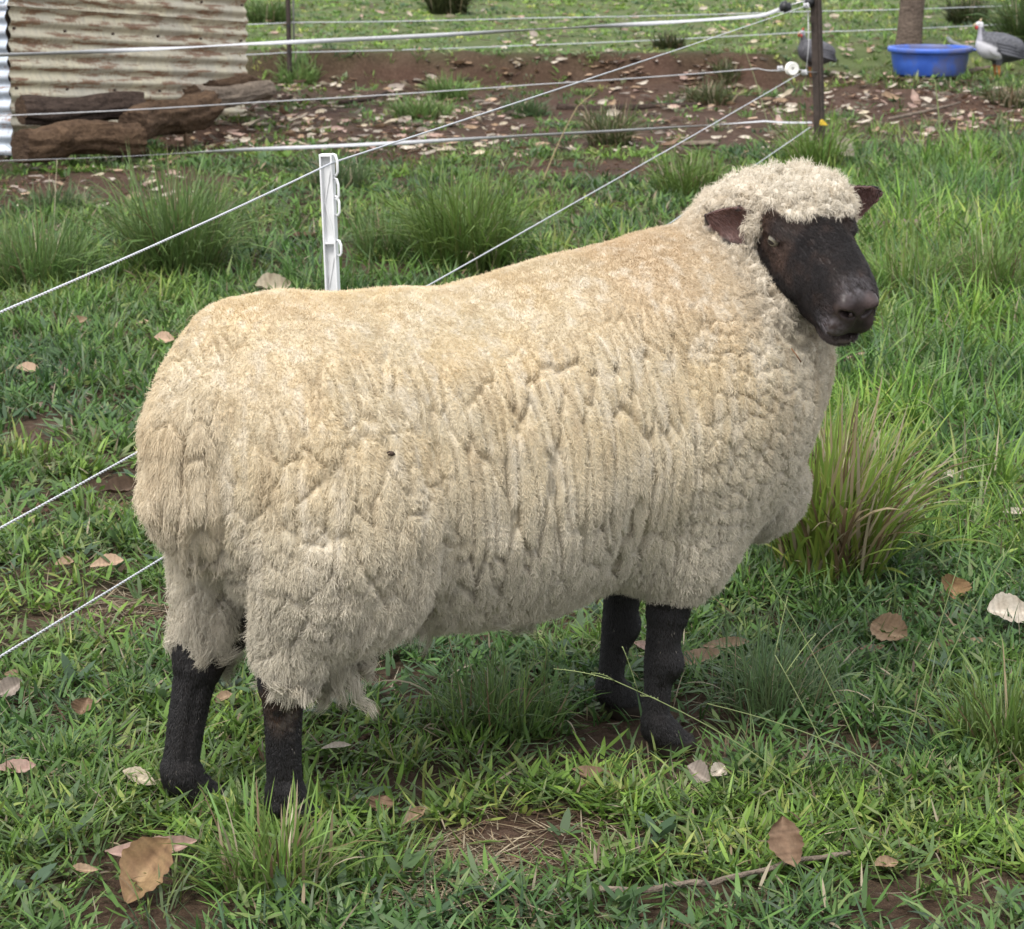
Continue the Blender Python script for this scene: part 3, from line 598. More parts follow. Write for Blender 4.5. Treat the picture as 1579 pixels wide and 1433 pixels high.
# white tread-in post
wp0 = on_y(533, 880, 5.2); wp0[2] = float(gz(wp0[0], wp0[1])); wp1 = on_y(503, 241, 5.2); Hp = float(wp1[2] - wp0[2])
wp = thing('tread_in_post', 'white plastic tread-in fence post with wire hooks behind the sheep back', 'fence post', wp0); wp.rotation_euler = (0, math.atan((wp1[0] - wp0[0]) / Hp), R(-14))
MB().box((0, .0068, Hp / 2), (.0100, .0018, Hp / 2)).build('web', M_wplast, wp, False)
MB().box((-.0115, -.001, Hp / 2), (.0016, .010, Hp / 2)).build('flange', M_wplast, wp, False); MB().box((.0115, -.001, Hp / 2), (.0016, .010, Hp / 2)).build('flange', M_wplast, wp, False)
MB().box((0, -.001, Hp + .0022), (.0134, .0102, .0022)).build('top_cap', M_wplast, wp, False)
mb = MB(); z = Hp - .005
while z > .06:
    for s_ in (1, -1):
        z2 = z - .085; ang = math.atan2(.027 * s_, z2 - z); mb.box((0, .0035, (z + z2) / 2), (.0016, .0015, .044), np.array(Matrix.Rotation(ang * 0 + s_ * .21, 3, 'Y'))); z = z2 - .002
mb.build('brace', M_wplast, wp, False)
for zc in (Hp - .175, Hp * .5, Hp * .25): MB().box((0, -.001, zc), (.0099, .0075, .0014)).build('cross_rib', M_wplast, wp, False)
for zc, hh in ((Hp - .018, .022), (Hp - .066, .022), (Hp - .100, .020), (Hp - .185, .016), (Hp * .60, .018), (Hp * .42, .018), (Hp * .28, .018)):
    mb = MB().tube([(.0125, -.002, zc + hh), (.019, -.003, zc + hh * .9), (.0225, -.004, zc + hh * .4), (.0225, -.004, zc - hh * .6), (.0195, -.004, zc - hh * .95), (.0145, -.003, zc - hh * .9)], [.0026, .0030, .0030, .0028, .0026, .0020], 8)
    mb.build('wire_hook', M_wplast, wp)
MB().box((.03, 0, .04), (.018, .006, .004)).build('foot_step', M_wplast, wp, False)

def twisted(name, pts, label, group, r=.00115, pitch=.022, near=9.0):
    """two-ply rope along sagging points; beyond `near` metres the plies are coarser"""
    pts = np.asarray(pts, float); seg = np.linalg.norm(np.diff(pts, axis=0), axis=1); S = np.concatenate([[0], np.cumsum(seg)]); ds = pitch / 6
    s = []; x = 0.0
    while x < S[-1]:
        y = np.interp(x, S, pts[:, 1]); s.append(x); x += ds * (1 if y < near else 3)
    s = np.array(s + [S[-1]]); P = np.stack([np.interp(s, S, pts[:, k]) for k in range(3)], 1); T = np.gradient(P, axis=0); T /= np.linalg.norm(T, axis=1)[:, None]
    u = np.cross(T, [0, 0, 1]); u /= np.linalg.norm(u, axis=1)[:, None]; w = np.cross(T, u); ph = 2 * np.pi * s / pitch; mb = MB()
    for k in (0, np.pi): mb.tube(P + r * (np.cos(ph + k)[:, None] * u + np.sin(ph + k)[:, None] * w), r * 1.08, 5)
    return tag(mb.build(name, M_poly), label, 'fence rope', group)
def sag(pts, amt, n=14):
    out = []
    for a_, b_ in zip(pts[:-1], pts[1:]):
        t_ = np.linspace(0, 1, n)[:, None]; q = np.asarray(a_) + (np.asarray(b_) - np.asarray(a_)) * t_; q[:, 2] -= (4 * amt * t_ * (1 - t_))[:, 0]; out.append(q[:-1])
    return np.vstack(out + [np.asarray(pts[-1])[None]])
def ext(a_, b_, f): a_, b_ = np.asarray(a_), np.asarray(b_); return b_ + (b_ - a_) * f
G_R = 'rope strands of the near electric fence'
hk = lambda dz: wp0 + np.array([(wp1[0] - wp0[0]) * (Hp - dz) / Hp + .026, -.008, Hp - dz])
h1 = on_y(511, 252, 5.19); e1 = on_y(0, 482, 3.66); twisted('fence_rope', sag([Pz(1240, 10, 12.95), h1, e1, ext(h1, e1, 1.6)], .004), 'white twisted fence rope passing the top hook of the white post', G_R)
h2 = on_y(514, 523, 5.19); e2 = on_y(0, 815, 3.66); twisted('fence_rope', sag([Pz(1233, 114, 12.93), h2, e2, ext(h2, e2, 1.6)], .004), 'white twisted fence rope running behind the middle of the sheep', G_R)
h3 = on_y(520, 690, 5.19); e3 = on_y(0, 1013, 3.66); twisted('fence_rope', sag([Pz(1250, 196, 12.95), h3, e3, ext(h3, e3, 1.6)], .004), 'lowest white twisted fence rope, low on the left behind the hind legs', G_R)
G_T = 'strands of the fence in front of the shed'
def tape(name, pts, width, label, turns, ph0=0):
    pts = np.asarray(pts); n = 260; S = np.concatenate([[0], np.cumsum(np.linalg.norm(np.diff(pts, axis=0), axis=1))]); s = np.linspace(0, S[-1], n)
    P = np.stack([np.interp(s, S, pts[:, k]) for k in range(3)], 1); T = np.gradient(P, axis=0); T /= np.linalg.norm(T, axis=1)[:, None]; u = np.cross(T, [0, 0, 1]); u /= np.linalg.norm(u, axis=1)[:, None]; w = np.cross(u, T)
    a_ = ph0 + .9 * np.sin(s * turns) + .5 * np.sin(s * turns * 2.3 + 1); d = np.cos(a_)[:, None] * w + np.sin(a_)[:, None] * u; nn = np.cross(T, d); hw, th = width / 2, .0007
    V_ = np.stack([P + d * hw + nn * th, P + d * hw - nn * th, P - d * hw - nn * th, P - d * hw + nn * th], 1).reshape(-1, 3); i = np.arange(n - 1)[:, None] * 4; k = np.arange(4)[None]
    Q_ = np.stack([i + k, i + (k + 1) % 4, i + 4 + (k + 1) % 4, i + 4 + k], -1).reshape(-1, 4); return tag(MB().add(V_, Q_).build(name, M_tape), label, 'fence tape', G_T)
l1, l2, l3 = on_y(0, 85, 11.5), on_y(0, 249, 11.5), on_y(20, 178, 11.7)
tape('fence_tape', sag([ext(Pz(1200, 18, 12.95), l1, .25), l1, on_y(380, 68, 12.0), on_y(820, 46, 12.5), on_y(1170, 25, 12.9), Pz(1203, 14, 12.95)], .004), .020, 'white flat fence tape crossing the shed wall to the top of the dark picket', 2.3)
tape('fence_tape', sag([ext(Pz(1200, 188, 12.95), l2, .25), l2, on_y(380, 231, 12.0), on_y(820, 209, 12.5), on_y(1180, 187, 12.9), Pz(1252, 189, 12.97)], .004), .018, 'white flat fence tape low in front of the log pile', 1.7, .7)
mb = MB().tube(sag([ext(Pz(1200, 108, 12.95), l3, .25), l3, on_y(380, 159, 12.1), on_y(820, 131, 12.5), on_y(1170, 106, 12.9), on_y(1195, 109, 12.9), Pz(1214, 107, 12.92)], .004, 6), .0030, 6); tag(mb.build('fence_wire', M_wire), 'thin pale fence wire between the two tapes, ending at the white reel', 'fence wire', G_T)
# far fence
G_F = 'wires of the far fence'
f0 = on_y(447, 121, 18.3); f0[2] = float(gz(f0[0], f0[1]))
fp = thing('fence_picket', 'thin dark steel picket of the far fence, left of centre', 'fence post', f0); fp.rotation_euler = (0, R(-.4), R(35)); mb = MB()
for a in (R(0), R(120), R(240)): M_ = Matrix.Rotation(a, 3, 'Z'); mb.box(np.array(M_ @ Vector((.009, 0, .45))), (.009, .0025, .6), np.array(M_))
mb.build('picket_body', M_steel, fp, False)
for z in (.72, .40, .22): MB().box((-.012, -.016, z), (.006, .006, .012)).build('wire_clip', M_black, fp, False)
r0 = on_y(454, 104, 18.9); r0[2] = float(gz(r0[0], r0[1])); rp = thing('rod_post', 'slender pale rod standing right beside the thin dark picket', 'fence post', r0)
MB().tube([(0, 0, -.05), (0, 0, .55), (-.005, 0, 1.0)], .0075, 8).build('rod', simple_mat('grey_rod', (.24, .24, .23), .6), rp); MB().lathe([(.0001, .46), (.012, .462), (.012, .60), (.0001, .602)], 8).build('clip_sleeve', M_black, rp)
for ya, yb, lab in (((37, 35, 28, 18, 8),   .0036, 'upper pale wire of the far fence crossing the slope'), ((84, 81, 70, 50, 36), .0036, 'lower pale wire of the far fence along the lip of the bank')):
    pts = [on_y(300, ya[0] + 2, 18.2), on_y(447, ya[1], 18.35), on_y(820, ya[2], 19.2), on_y(1240, ya[3], 19.9), on_y(1579, ya[4], 20.5), on_y(1800, ya[4] - 8, 21.0)]
    tag(MB().tube(sag(pts, .006, 6), yb, 6).build('fence_wire', M_poly), lab, 'fence wire', G_F)

# ------------------------------------------------------------------ blue tub
tb = on_ground(1433, 117); tubo = thing('feed_tub', 'round blue plastic tub with a rolled rim beside the guinea fowl', 'tub', tb)
M_blue, nt, b = new_mat('blue_plastic'); n_ = noise_node(nt, 7, 4, .6); c_ = ramp(nt, n_.outputs[0], [(.25, (.030, .090, .42)), (.5, (.045, .125, .52)), (.62, (.055, .145, .56))])
dirt = noise_node(nt, 3.2, 5, .7, None, (1, 1, .8)); dm = ramp(nt, dirt.outputs[0], [(.47, (0, 0, 0)), (.62, (.7,) * 3)]); L(nt, mixc(nt, dm.outputs[0], c_.outputs[0], (.13, .12, .14)), b.inputs['Base Color']); b.inputs['Roughness'].default_value = .42
prof = [(.0001, .006), (.235, .006), (.247, .012), (.252, .02), (.268, .10), (.279, .176), (.283, .186)]
inn = [(.276, .186), (.262, .10), (.245, .022), (.0001, .016)]
MB().lathe(prof + inn, 44).build('tub_body', M_blue, tubo)
MB().lathe([(.274, .178), (.296, .170), (.303, .176), (.304, .196), (.298, .206), (.284, .207), (.276, .198), (.274, .178)], 44).build('rolled_rim', M_blue, tubo)
MB().lathe([(.0001, .12), (.262, .12)], 36).build('water', simple_mat('tub_water', (.06, .07, .06), .05), tubo)
mb = MB(); a = np.linspace(-.5, .5, 9)
mb.tube(np.stack([.302 + .020 * np.cos(a * 3.0), a * .16, .186 + 0 * a], 1), .008, 8).build('handle', M_blue, tubo)
p = [on_ground(1462, 60, .03), on_ground(1468, 66, .02), on_ground(1482, 72, .02), on_ground(1500, 74, .02), on_ground(1520, 72, .02)]
tag(MB().tube(sag(p, 0, 5), .018, 10).build('hose', simple_mat('grey_hose', (.16, .17, .18), .6)), 'short curved grey hose lying on the slope behind the blue tub', 'hose')
p = [on_ground(1478, 115, .03), on_ground(1500, 109, .03), on_ground(1525, 104, .02)]
tag(MB().tube(sag(p, 0, 5) + rng.normal(0, .003, (9, 3)), np.linspace(.024, .014, 9), 9).build('fallen_branch', M_bark3), 'short grey branch on the ground between blue tub and guinea fowl', 'branch')

# ------------------------------------------------------------------ guinea fowl
M_bird = attr_mat('guinea_plumage', .75, 0, .2, .12, 160, .3, .003); M_red = simple_mat('red_wattle', (.42, .045, .035), .5); M_beak = simple_mat('horn_beak', (.42, .32, .20), .45); M_dark = simple_mat('bird_eye', (.01, .01, .01), .1)
def guinea(label, loc, rz, s, headyaw, white, dark):
    body = [sd for sd in ()]
    def fn(p):
        d = sd_ell(p, (-.01, 0, .225), (.165, .105, .105), np.array([[math.cos(.22), 0, -math.sin(.22) * -1], [0, 1, 0], [-math.sin(.22), 0, math.cos(.22)]]))
        d = smin(d, sd_ell(p, (.085, 0, .235), (.085, .078, .085)), .05)
        d = smin(d, sd_cone(p, (-.12, 0, .215), (-.215, 0, .150), .062, .022), .05)
        d = smin(d, sd_cone(p, (.125, 0, .27), (.150, 0, .365), .045, .020), .035)
        d = smin(d, sd_ell(p, (.160, 0, .392), (.030, .019, .021)), .014)
        for sg in (-1, 1):
            d = smin(d, sd_ell(p, (-.02, sg * .085, .225), (.125, .025, .07)), .02)
            d = smin(d, sd_cone(p, (.015, sg * .045, .15), (.02, sg * .048, .095), .036, .014), .02)
            d = smin(d, sd_cone(p, (.02, sg * .048, .095), (.008, sg * .048, .012), .0088, .0085), .008)
            for k in (-.5, 0, .5): d = smin(d, sd_cone(p, (.006, sg * .048, .010), (.006 + .045 * math.cos(k), sg * .048 + .045 * math.sin(k), .006), .0072, .0045), .005)
        return d
    V_, Q_ = surface_nets(fn, (-.27, -.14, -.02), (.24, .14, .45), .0085); V_ = sd_project(fn, V_, 2, .006); V_, Q_ = subdivide(V_, Q_); V_ = sd_project(fn, V_, 1, .004)
    sp = voronoi(V_ / .011, 401)[0]; base = np.array(dark) * (1 + .25 * fbm(V_ / .03, 405, 3))[:, None]; col = np.where((sp < .34)[:, None], base + .10, base)
    if white:
        w_ = sstep(.0, .02, V_[:, 0] - (.005 + .06 * fbm(V_ / .05, 409, 2)) + (.190 - V_[:, 2]) * .9) * sstep(.135, .16, V_[:, 2]) * sstep(.245, .215, V_[:, 2] - (V_[:, 0] - .06) * .45); col = lerp(col, np.array([.60, .60, .64]), w_[:, None])
        nk = sstep(.27, .29, V_[:, 2]) * (V_[:, 0] > .09) * (sstep(.145, .155, V_[:, 0])); col = lerp(col, np.array([.36, .36, .41]), nk[:, None])
    hd = sstep(.370, .378, V_[:, 2]); col = lerp(col, np.array([.62, .62, .64]) if white else np.array([.35, .36, .40]), hd[:, None])
    lg = sstep(.105, .095, V_[:, 2]); col = lerp(col, np.array([.42, .17, .06]), lg[:, None])
    # turn the head about the neck
    tw = sstep(.28, .37, V_[:, 2]) * headyaw; cx = .14; x, y = V_[:, 0] - cx, V_[:, 1].copy(); V_[:, 0] = np.where(V_[:, 2] > .28, cx + x * np.cos(tw) - y * np.sin(tw), V_[:, 0]); V_[:, 1] = np.where(V_[:, 2] > .28, x * np.sin(tw) + y * np.cos(tw), y)
    o = link('guinea_fowl', mesh_np('guinea_fowl', V_, Q_, None, [M_bird], True, np.clip(col, 0, 1)), None, loc, (0, 0, rz)); o.scale = (s,) * 3; tag(o, label, 'guinea fowl', 'guinea fowl')
    Mh = Matrix.Translation((cx, 0, 0)) @ Matrix.Rotation(headyaw, 4, 'Z') @ Matrix.Translation((-cx, 0, 0))
    def sub(mb, nm, mt): c = mb.build(nm, mt, o); c.matrix_local = Mh; return c
    sub(MB().tube([(.182, 0, .392), (.200, 0, .388), (.214, 0, .376)], [.010, .007, .0015], 8), 'beak', M_beak)
    sub(MB().tube([(.158, 0, .408), (.152, 0, .424), (.142, 0, .433)], [.011, .007, .002], 8), 'casque', M_red if not white else M_beak)
    for sg in (-1, 1):
        sub(MB().tube([(.180, sg * .012, .380), (.184, sg * .016, .366), (.181, sg * .017, .354)], [.006, .010, .003], 7), 'wattle', M_red)
        sub(MB().lathe([(.0001, -.004), (.0042, 0), (.0001, .004)], 8, (.168, sg * .0185, .396)), 'eye', M_dark)
        # wing
        wv = MB(); 
        for r_ in range(4): wv.tube([(.06 - r_ * .01, sg * (.100 + .004 * r_), .265 - r_ * .022), (-.03, sg * (.112 + .002 * r_), .245 - r_ * .022), (-.14 - r_ * .006, sg * (.085), .205 - r_ * .018)], [.010, .016, .006], 7, np.array(dark) * (1.0 + .1 * r_))
        wv.build('wing', M_bird, o)
    return o
guinea('plump grey guinea fowl with a white breast patch facing the blue tub', on_ground(1540, 122), R(180 + 8), 0.98, 0, True, (.080, .083, .095))
guinea('dark grey guinea fowl with red face half hidden behind the dark picket', on_ground(1257, 122), R(216), .84, 0, False, (.085, .085, .095))
# ------------------------------------------------------------------ the sheep
SH_O = np.array([-.42, 3.707, 0.0]); TH = R(32)
SH_A = np.array([math.cos(TH), math.sin(TH), 0]); SH_N = np.array([-SH_A[1], SH_A[0], 0])
HS = 1.09                                                         # head scale
HP = np.array([.961, -.082, .874])                               # poll, in the sheep's own axes (along, across, up)
HF = np.array([-.022, -.1426, -.068]); HF = HF / np.linalg.norm(HF)
HL = np.array([.98, -.20, .03]); HL = HL - HF * (HL @ HF); HL /= np.linalg.norm(HL)
HW = np.cross(HF, HL); HW = HW if HW[2] > 0 else -HW
HM = np.stack([HF, HL, HW])
def hp(u, v, w): return HP + HS * (u * HF + v * HL + w * HW)
def head_uvw(p): return (p - HP) @ HM.T / HS
EAR = {}
for sg in (-1, 1):
    e1 = np.array([-.70 if sg < 0 else -.16, sg * 1.0, -.12 if sg < 0 else .12]); e1 /= np.linalg.norm(e1)
    e3 = np.array([1.0, sg * .30, .25]); e3 -= e1 * (e3 @ e1); e3 /= np.linalg.norm(e3)
    EAR[sg] = (np.array([.012 if sg < 0 else -.006, sg * (.096 if sg < 0 else .114), -.004]), np.stack([e1, np.cross(e3, e1), e3]))
LEGS = [  # polyline joints (along, across, up, radius)
    [(.11, -.10, .36, .060), (.060, -.10, .265, .038), (.040, -.098, .226, .0335), (.040, -.092, .180, .0285), (.042, -.088, .090, .0265), (.045, -.086, .060, .0315), (.060, -.086, .020, .030)],
    [(.100, .07, .36, .056), (.022, .08, .275, .041), (-.010, .08, .236, .0370), (-.028, .08, .180, .0310), (-.046, .08, .090, .0280), (-.047, .08, .060, .0335), (-.026, .08, .020, .032)],
    [(.745, -.10, .33, .048), (.722, -.10, .215, .0300), (.717, -.10, .165, .0285), (.711, -.10, .135, .0235), (.707, -.10, .082, .0215), (.711, -.10, .055, .0275), (.734, -.10, .019, .030)],
    [(.80, .10, .33, .048), (.775, .10, .205, .0310), (.769, .10, .155, .0290), (.761, .10, .125, .0240), (.755, .10, .080, .0220), (.757, .10, .055, .0280), (.782, .10, .019, .030)]]
def smooth_joints(lg, m=4):
    P = np.array(lg, float); P = np.vstack([2 * P[0] - P[1], P, 2 * P[-1] - P[-2]]); out = []
    for i in range(1, len(P) - 2):
        for t in np.arange(m) / m:
            a, b, c, d = P[i - 1:i + 3]; out.append(.5 * (2 * b + (c - a) * t + (2 * a - 5 * b + 4 * c - d) * t * t + (3 * b - a - 3 * c + d) * t ** 3))
    return [tuple(x) for x in out] + [tuple(P[-2])]
LEGS = [[j[:3] + (j[3] * (1 - .07 * (.04 < j[2] < .22)),) for j in smooth_joints(l)] for l in LEGS]
EARPAD = 0.0
def sd_head(p):
    q = head_uvw(p)
    ds = [sd_ell(q, (.035, 0, -.025), (.095, .066, .066)),
          sd_ell(q, (.125, 0, -.018), (.115, .051, .046)),
          sd_cone(q * np.array([1, 1.12, 1]), (.06, 0, -.010), (.195, 0, -.020), .058, .042) * .93,
          sd_cone(q, (.05, 0, -.060), (.185, 0, -.056), .048, .032)]
    d = smin_all(ds, .03)
    for sg in (-1, 1):
        d = smin(d, sd_ell(q, (.070, sg * .050, .020), (.030, .018, .013)), .018)
        d = smin(d, sd_ell(q, (.112, sg * .047, -.030), (.045, .014, .026)), .02)
    d = smin(d, sd_ell(q, (.205, 0, -.028), (.038, .040, .038)), .018)
    for sg in (-1, 1):
        d = smin(d, sd_ell(q, (.226, sg * .018, -.050), (.018, .021, .019)), .010)
        d = smin(d, sd_ell(q, (.238, sg * .021, -.012), (.013, .012, .013)), .010)
    d = smin(d, sd_ell(q, (.206, 0, -.078), (.028, .028, .015)), .008)
    a = np.abs(q[:, 1])
    qa = np.stack([q[:, 0], a, q[:, 2]], 1)
    c, s = math.cos(.7), math.sin(.7)
    M = np.array([[.75, .5, -.1], [-.42, .75, .5], [.1, -.4, .9]])
    M[0] /= np.linalg.norm(M[0]); M[1] -= M[0] * (M[1] @ M[0]); M[1] /= np.linalg.norm(M[1]); M[2] = np.cross(M[0], M[1])
    d = smax(d, -sd_ell(qa, (.249, .0205, -.022), (.021, .0125, .0062), M), .003)
    d = smax(d, -sd_ell(q, (.215, 0, -.0685 ), (.048, .05, .0032)), .004)
    d = smax(d, -sd_ell(q, (.256, 0, -.045), (.012, .0022, .022)), .003)
    d = smax(d, -sd_ell(qa, (.086, .072, .006), (.019, .013, .0115)), .008)     # eye sockets
    for sg in (-1, 1):
        d = smin(d, sd_ell(q, (.085, sg * .0630, .0155), (.020, .0055, .0036)), .006)    # upper lid
        d = smin(d, sd_ell(q, (.086, sg * .0615, -.0035), (.016, .005, .0035)), .006)    # lower lid
    return d * HS
def sd_ears(p):
    q = head_uvw(p); d = None
    for sg in (-1, 1):
        c, M = EAR[sg]
        x = (q - c) @ M.T; x = x * (np.array([1.42, 1.22, 1]) if sg < 0 else 1.0); zc = x[:, 2] + 7.0 * x[:, 1] ** 2 * (-1) + 1.2 * x[:, 0] ** 2
        taper = 1 - .42 * np.clip(x[:, 0] / .052, -1, 1)
        o2 = (np.sqrt((x[:, 0] / .052) ** 2 + (x[:, 1] / (.026 * taper)) ** 2 + 1e-9) - 1) * .026
        e = smax(np.abs(zc) - .0042, o2, .004) * .8 * HS - EARPAD
        d = e if d is None else np.minimum(d, e)
    return d
def sd_legs(p):
    d = None
    near = p[:, 2] < .42; far_d = np.full(len(p), .05)
    if not near.any(): return far_d
    pf, p = p, p[near]
    for lg in LEGS:
        e = smin_all([sd_cone(p, lg[i][:3], lg[i + 1][:3], lg[i][3], lg[i + 1][3]) for i in range(len(lg) - 1)], .0008)
        h = np.array(lg[-1][:3]); 
        e = smin(e, sd_ell(p, h + np.array([.012, 0, -.004]), (.038, .029, .022)), .008)
        e = smax(e, -sd_ell(p, h + np.array([.045, 0, 0]), (.030, .0035, .030)), .004)          # cleft of the hoof
        for sd in (-1, 1): e = smin(e, sd_ell(p, h + np.array([-.034, sd * .012, .026]), (.010, .009, .012)), .006)   # dew claws
        d = e if d is None else np.minimum(d, e)
    for lg in LEGS[:2]:
        k = min(lg, key=lambda j: abs(j[2] - .238)); d = smin(d, sd_ell(p, (k[0] - .028, k[1], k[2] + .012), (.016, .014, .030)), .014)
    for lg in LEGS[2:]:
        k = min(lg, key=lambda j: abs(j[2] - .160)); d = smin(d, sd_ell(p, (k[0] + .010, k[1], k[2]), (.026, .029, .026)), .014)
    for lg in LEGS:
        lo = min(lg, key=lambda j: abs(j[2] - .085)); hi = min(lg, key=lambda j: abs(j[2] - (.190 if lg in LEGS[:2] else .125)))
        for sd in (-1, 1): d = smax(d, -sd_cone(p, (lo[0] - .008, lo[1] + sd * (lo[3] + .004), lo[2]), (hi[0] - .010, hi[1] + sd * (hi[3] + .004), hi[2]), .008, .008), .008)
    far_d[near] = smax(d, -p[:, 2] - .004, .006); return far_d
def near_head(fn):
    def g(p):
        m = ((p - HP) ** 2).sum(1) < .17; r = np.full(len(p), .3)
        if m.any(): r[m] = fn(p[m])
        return r
    return g
sd_head = near_head(sd_head); sd_ears = near_head(sd_ears)
def sd_skin(p):
    return smin(smin(sd_head(p), sd_ears(p), .012), sd_legs(p), .005)
TAIL = [(.012, -.005, .705, .076), (-.050, -.035, .605, .082), (-.072, -.045, .520, .068), (-.058, -.050, .440, .040)]
def sd_tail(p): return smin_all([sd_cone(p, TAIL[i][:3], TAIL[i + 1][:3], TAIL[i][3], TAIL[i + 1][3]) for i in range(3)], .03)
def sd_wool_body(p):
    ds = [sd_ell(p, (.112, 0, .560), (.218, .222, .238)), sd_ell(p, (.44, 0, .507), (.38, .243, .268)),
          sd_ell(p, (.73, -.005, .550), (.26, .230, .278)), sd_ell(p, (.860, -.03, .525), (.150, .160, .165)),
          sd_cone(p, (.80, -.015, .635), (.945, .02, .785), .200, .110), sd_ell(p, (.945, -.03, .62), (.125, .13, .15))]
    ds += [sd_ell(p, (.585, 0, .565), (.25, .20, .243)), sd_ell(p, (.27, 0, .56), (.20, .20, .222))]
    d = smin_all(ds, .06)
    th = smin_all([sd_ell(p, (.130, -.150, .480), (.158, .108, .200)), sd_cone(p, (.10, -.130, .44), (.062, -.108, .310), .118, .066),
                   sd_cone(p, (.062, -.108, .310), (.048, -.10, .275), .062, .045)], .03)
    d = smin(d, th, .012)
    tf = smin_all([sd_ell(p, (.115, .125, .485), (.15, .105, .20)), sd_cone(p, (.075, .115, .42), (.012, .092, .285), .100, .060)], .03)
    d = smin(d, tf, .03)
    d = smin(d, smin(sd_ell(p, (.742, -.100, .350), (.100, .085, .100)), sd_ell(p, (.785, -.08, .405), (.085, .085, .105)), .04), .04)
    d = smin(d, sd_ell(p, (.81, .10, .335), (.11, .09, .12)), .04)
    d = smin(d, sd_ell(p, (.995, .045, .39), (.105, .10, .095)), .045)
    return d
def sd_wool_head(p):
    q = head_uvw(p)
    ds = [sd_ell(q, (-.018, .026, .004), (.066, .082, .030)), sd_ell(q, (.048, .006, .036), (.054, .058, .026)), sd_ell(q, (-.09, .015, -.095), (.080, .088, .085))]
    for sg in (-1, 1):
        ds.append(sd_ell(q, (-.022, sg * .068, -.045), (.054, .034, .060)))
        ds.append(sd_ell(q, (.012, sg * .060, -.004), (.044, .024, .044)))
        ds.append(sd_ell(q, (.078, sg * .047, -.086), (.068, .034, .042)))
    ds.append(sd_ell(q, (.06, 0, -.13), (.075, .055, .045)))
    d = smin_all(ds, .02)
    for sg in (-1, 1): d = smax(d, -sd_ell(q, (.100, sg * .066, .002), (.036, .026, .028)), .012)      # bare skin round the eyes
    return d * HS
sd_wool_head = near_head(sd_wool_head)
def sd_wool(p):
    b = smin(sd_wool_body(p), sd_wool_head(p), .035)
    return smin(b, sd_tail(p), .006 + .05 * sstep(.60, .70, p[:, 2]))
def seam_line(pts):
    out = []
    for px, py in pts:                                             # where these sight lines meet the fleece
        d = ray(px, py); d = d / np.linalg.norm(d); O = np.array([0, 0, CAM_H]); t = 3.2
        for _ in range(60):
            w = O + d * t - SH_O; q = np.array([[w @ SH_A, w @ SH_N, w[2]]]); f = float(sd_wool(q)[0]); t += f * .8
        out.append(q[0])
    return np.array(out)
SEAM_ON = True
SEAMS = [(seam_line([(306, 815), (306, 845), (320, 890), (345, 925)]), .014), (seam_line([(672, 700), (690, 770), (690, 840), (672, 910), (640, 975)]), .011), (seam_line([(985, 780), (968, 830), (950, 880)]), .010)]
def sd_seams(p):
    d = np.full(len(p), .2)
    for pts, r in SEAMS:
        for a_, b_ in zip(pts[:-1], pts[1:]): d = np.minimum(d, sd_cone(p, a_, b_, r, r))
    return d
def sd_sheep(p):
    w = sd_wool(p); m = np.abs(w) < .06
    if m.any(): w[m] = smax(w[m], -sd_seams(p[m]), .012)
    return smin(w, sd_skin(p), .006)

EARPAD = .007
V, Q = surface_nets(sd_sheep, (-.26, -.40, -.03), (1.30, .36, 1.03), .011)
EARPAD = 0.0
V, Q = subdivide(V, Q); V = sd_project(sd_sheep, V, 2, .008)
V, Q = subdivide(V, Q); V = V - np.clip(sd_sheep(V), -.004, .004)[:, None] * vert_normals(V, Q); V = V - np.clip(sd_sheep(V), -.004, .004)[:, None] * vert_normals(V, Q)
V = relax(V, Q, 1, .35)
NR = vert_normals(V, Q)
dw, dk = sd_wool(V), sd_skin(V)
WOOL = sstep(-.003, .006, dk - dw + .008 * fbm(V / .022, 161, 3) * (V[:, 2] < .5) + .007 * fbm(V / .014, 162, 3) * (V[:, 2] > .5))                              # 1 on the fleece, 0 on bare face and legs
hq = head_uvw(V)
WOOL = WOOL * (1 - sstep(.008, .003, sd_ears(V)) * sstep(.078, .088, np.abs(hq[:, 1])))

def wool_regions(P):
    """weights of the fleece regions, and how the locks lie there"""
    q = head_uvw(P); b = sd_wool_body(P); hd = sstep(.085, -.02, sd_wool_head(P) - b)
    tail = sstep(.010, -.012, sd_tail(P) - b) * sstep(.735, .60, P[:, 2])
    dth = sd_ell(P, (.115, -.14, .43), (.17, .14, .25)); thigh = sstep(.03, -.02, dth) * (1 - tail)
    dtf = sd_ell(P, (.07, .12, .40), (.17, .14, .25)); thigh = np.maximum(thigh, sstep(.03, -.02, dtf) * (1 - tail) * (P[:, 1] > 0))
    return hd, tail, thigh
HD, TL, THG = wool_regions(V)
up = sstep(.52, .95, NR[:, 2]) * (1 - HD)                         # the flat back is short and even
warp = np.stack([fbm(V / .09, 11, 3), fbm(V / .09, 21, 3), fbm(V / .09, 31, 3)], 1)
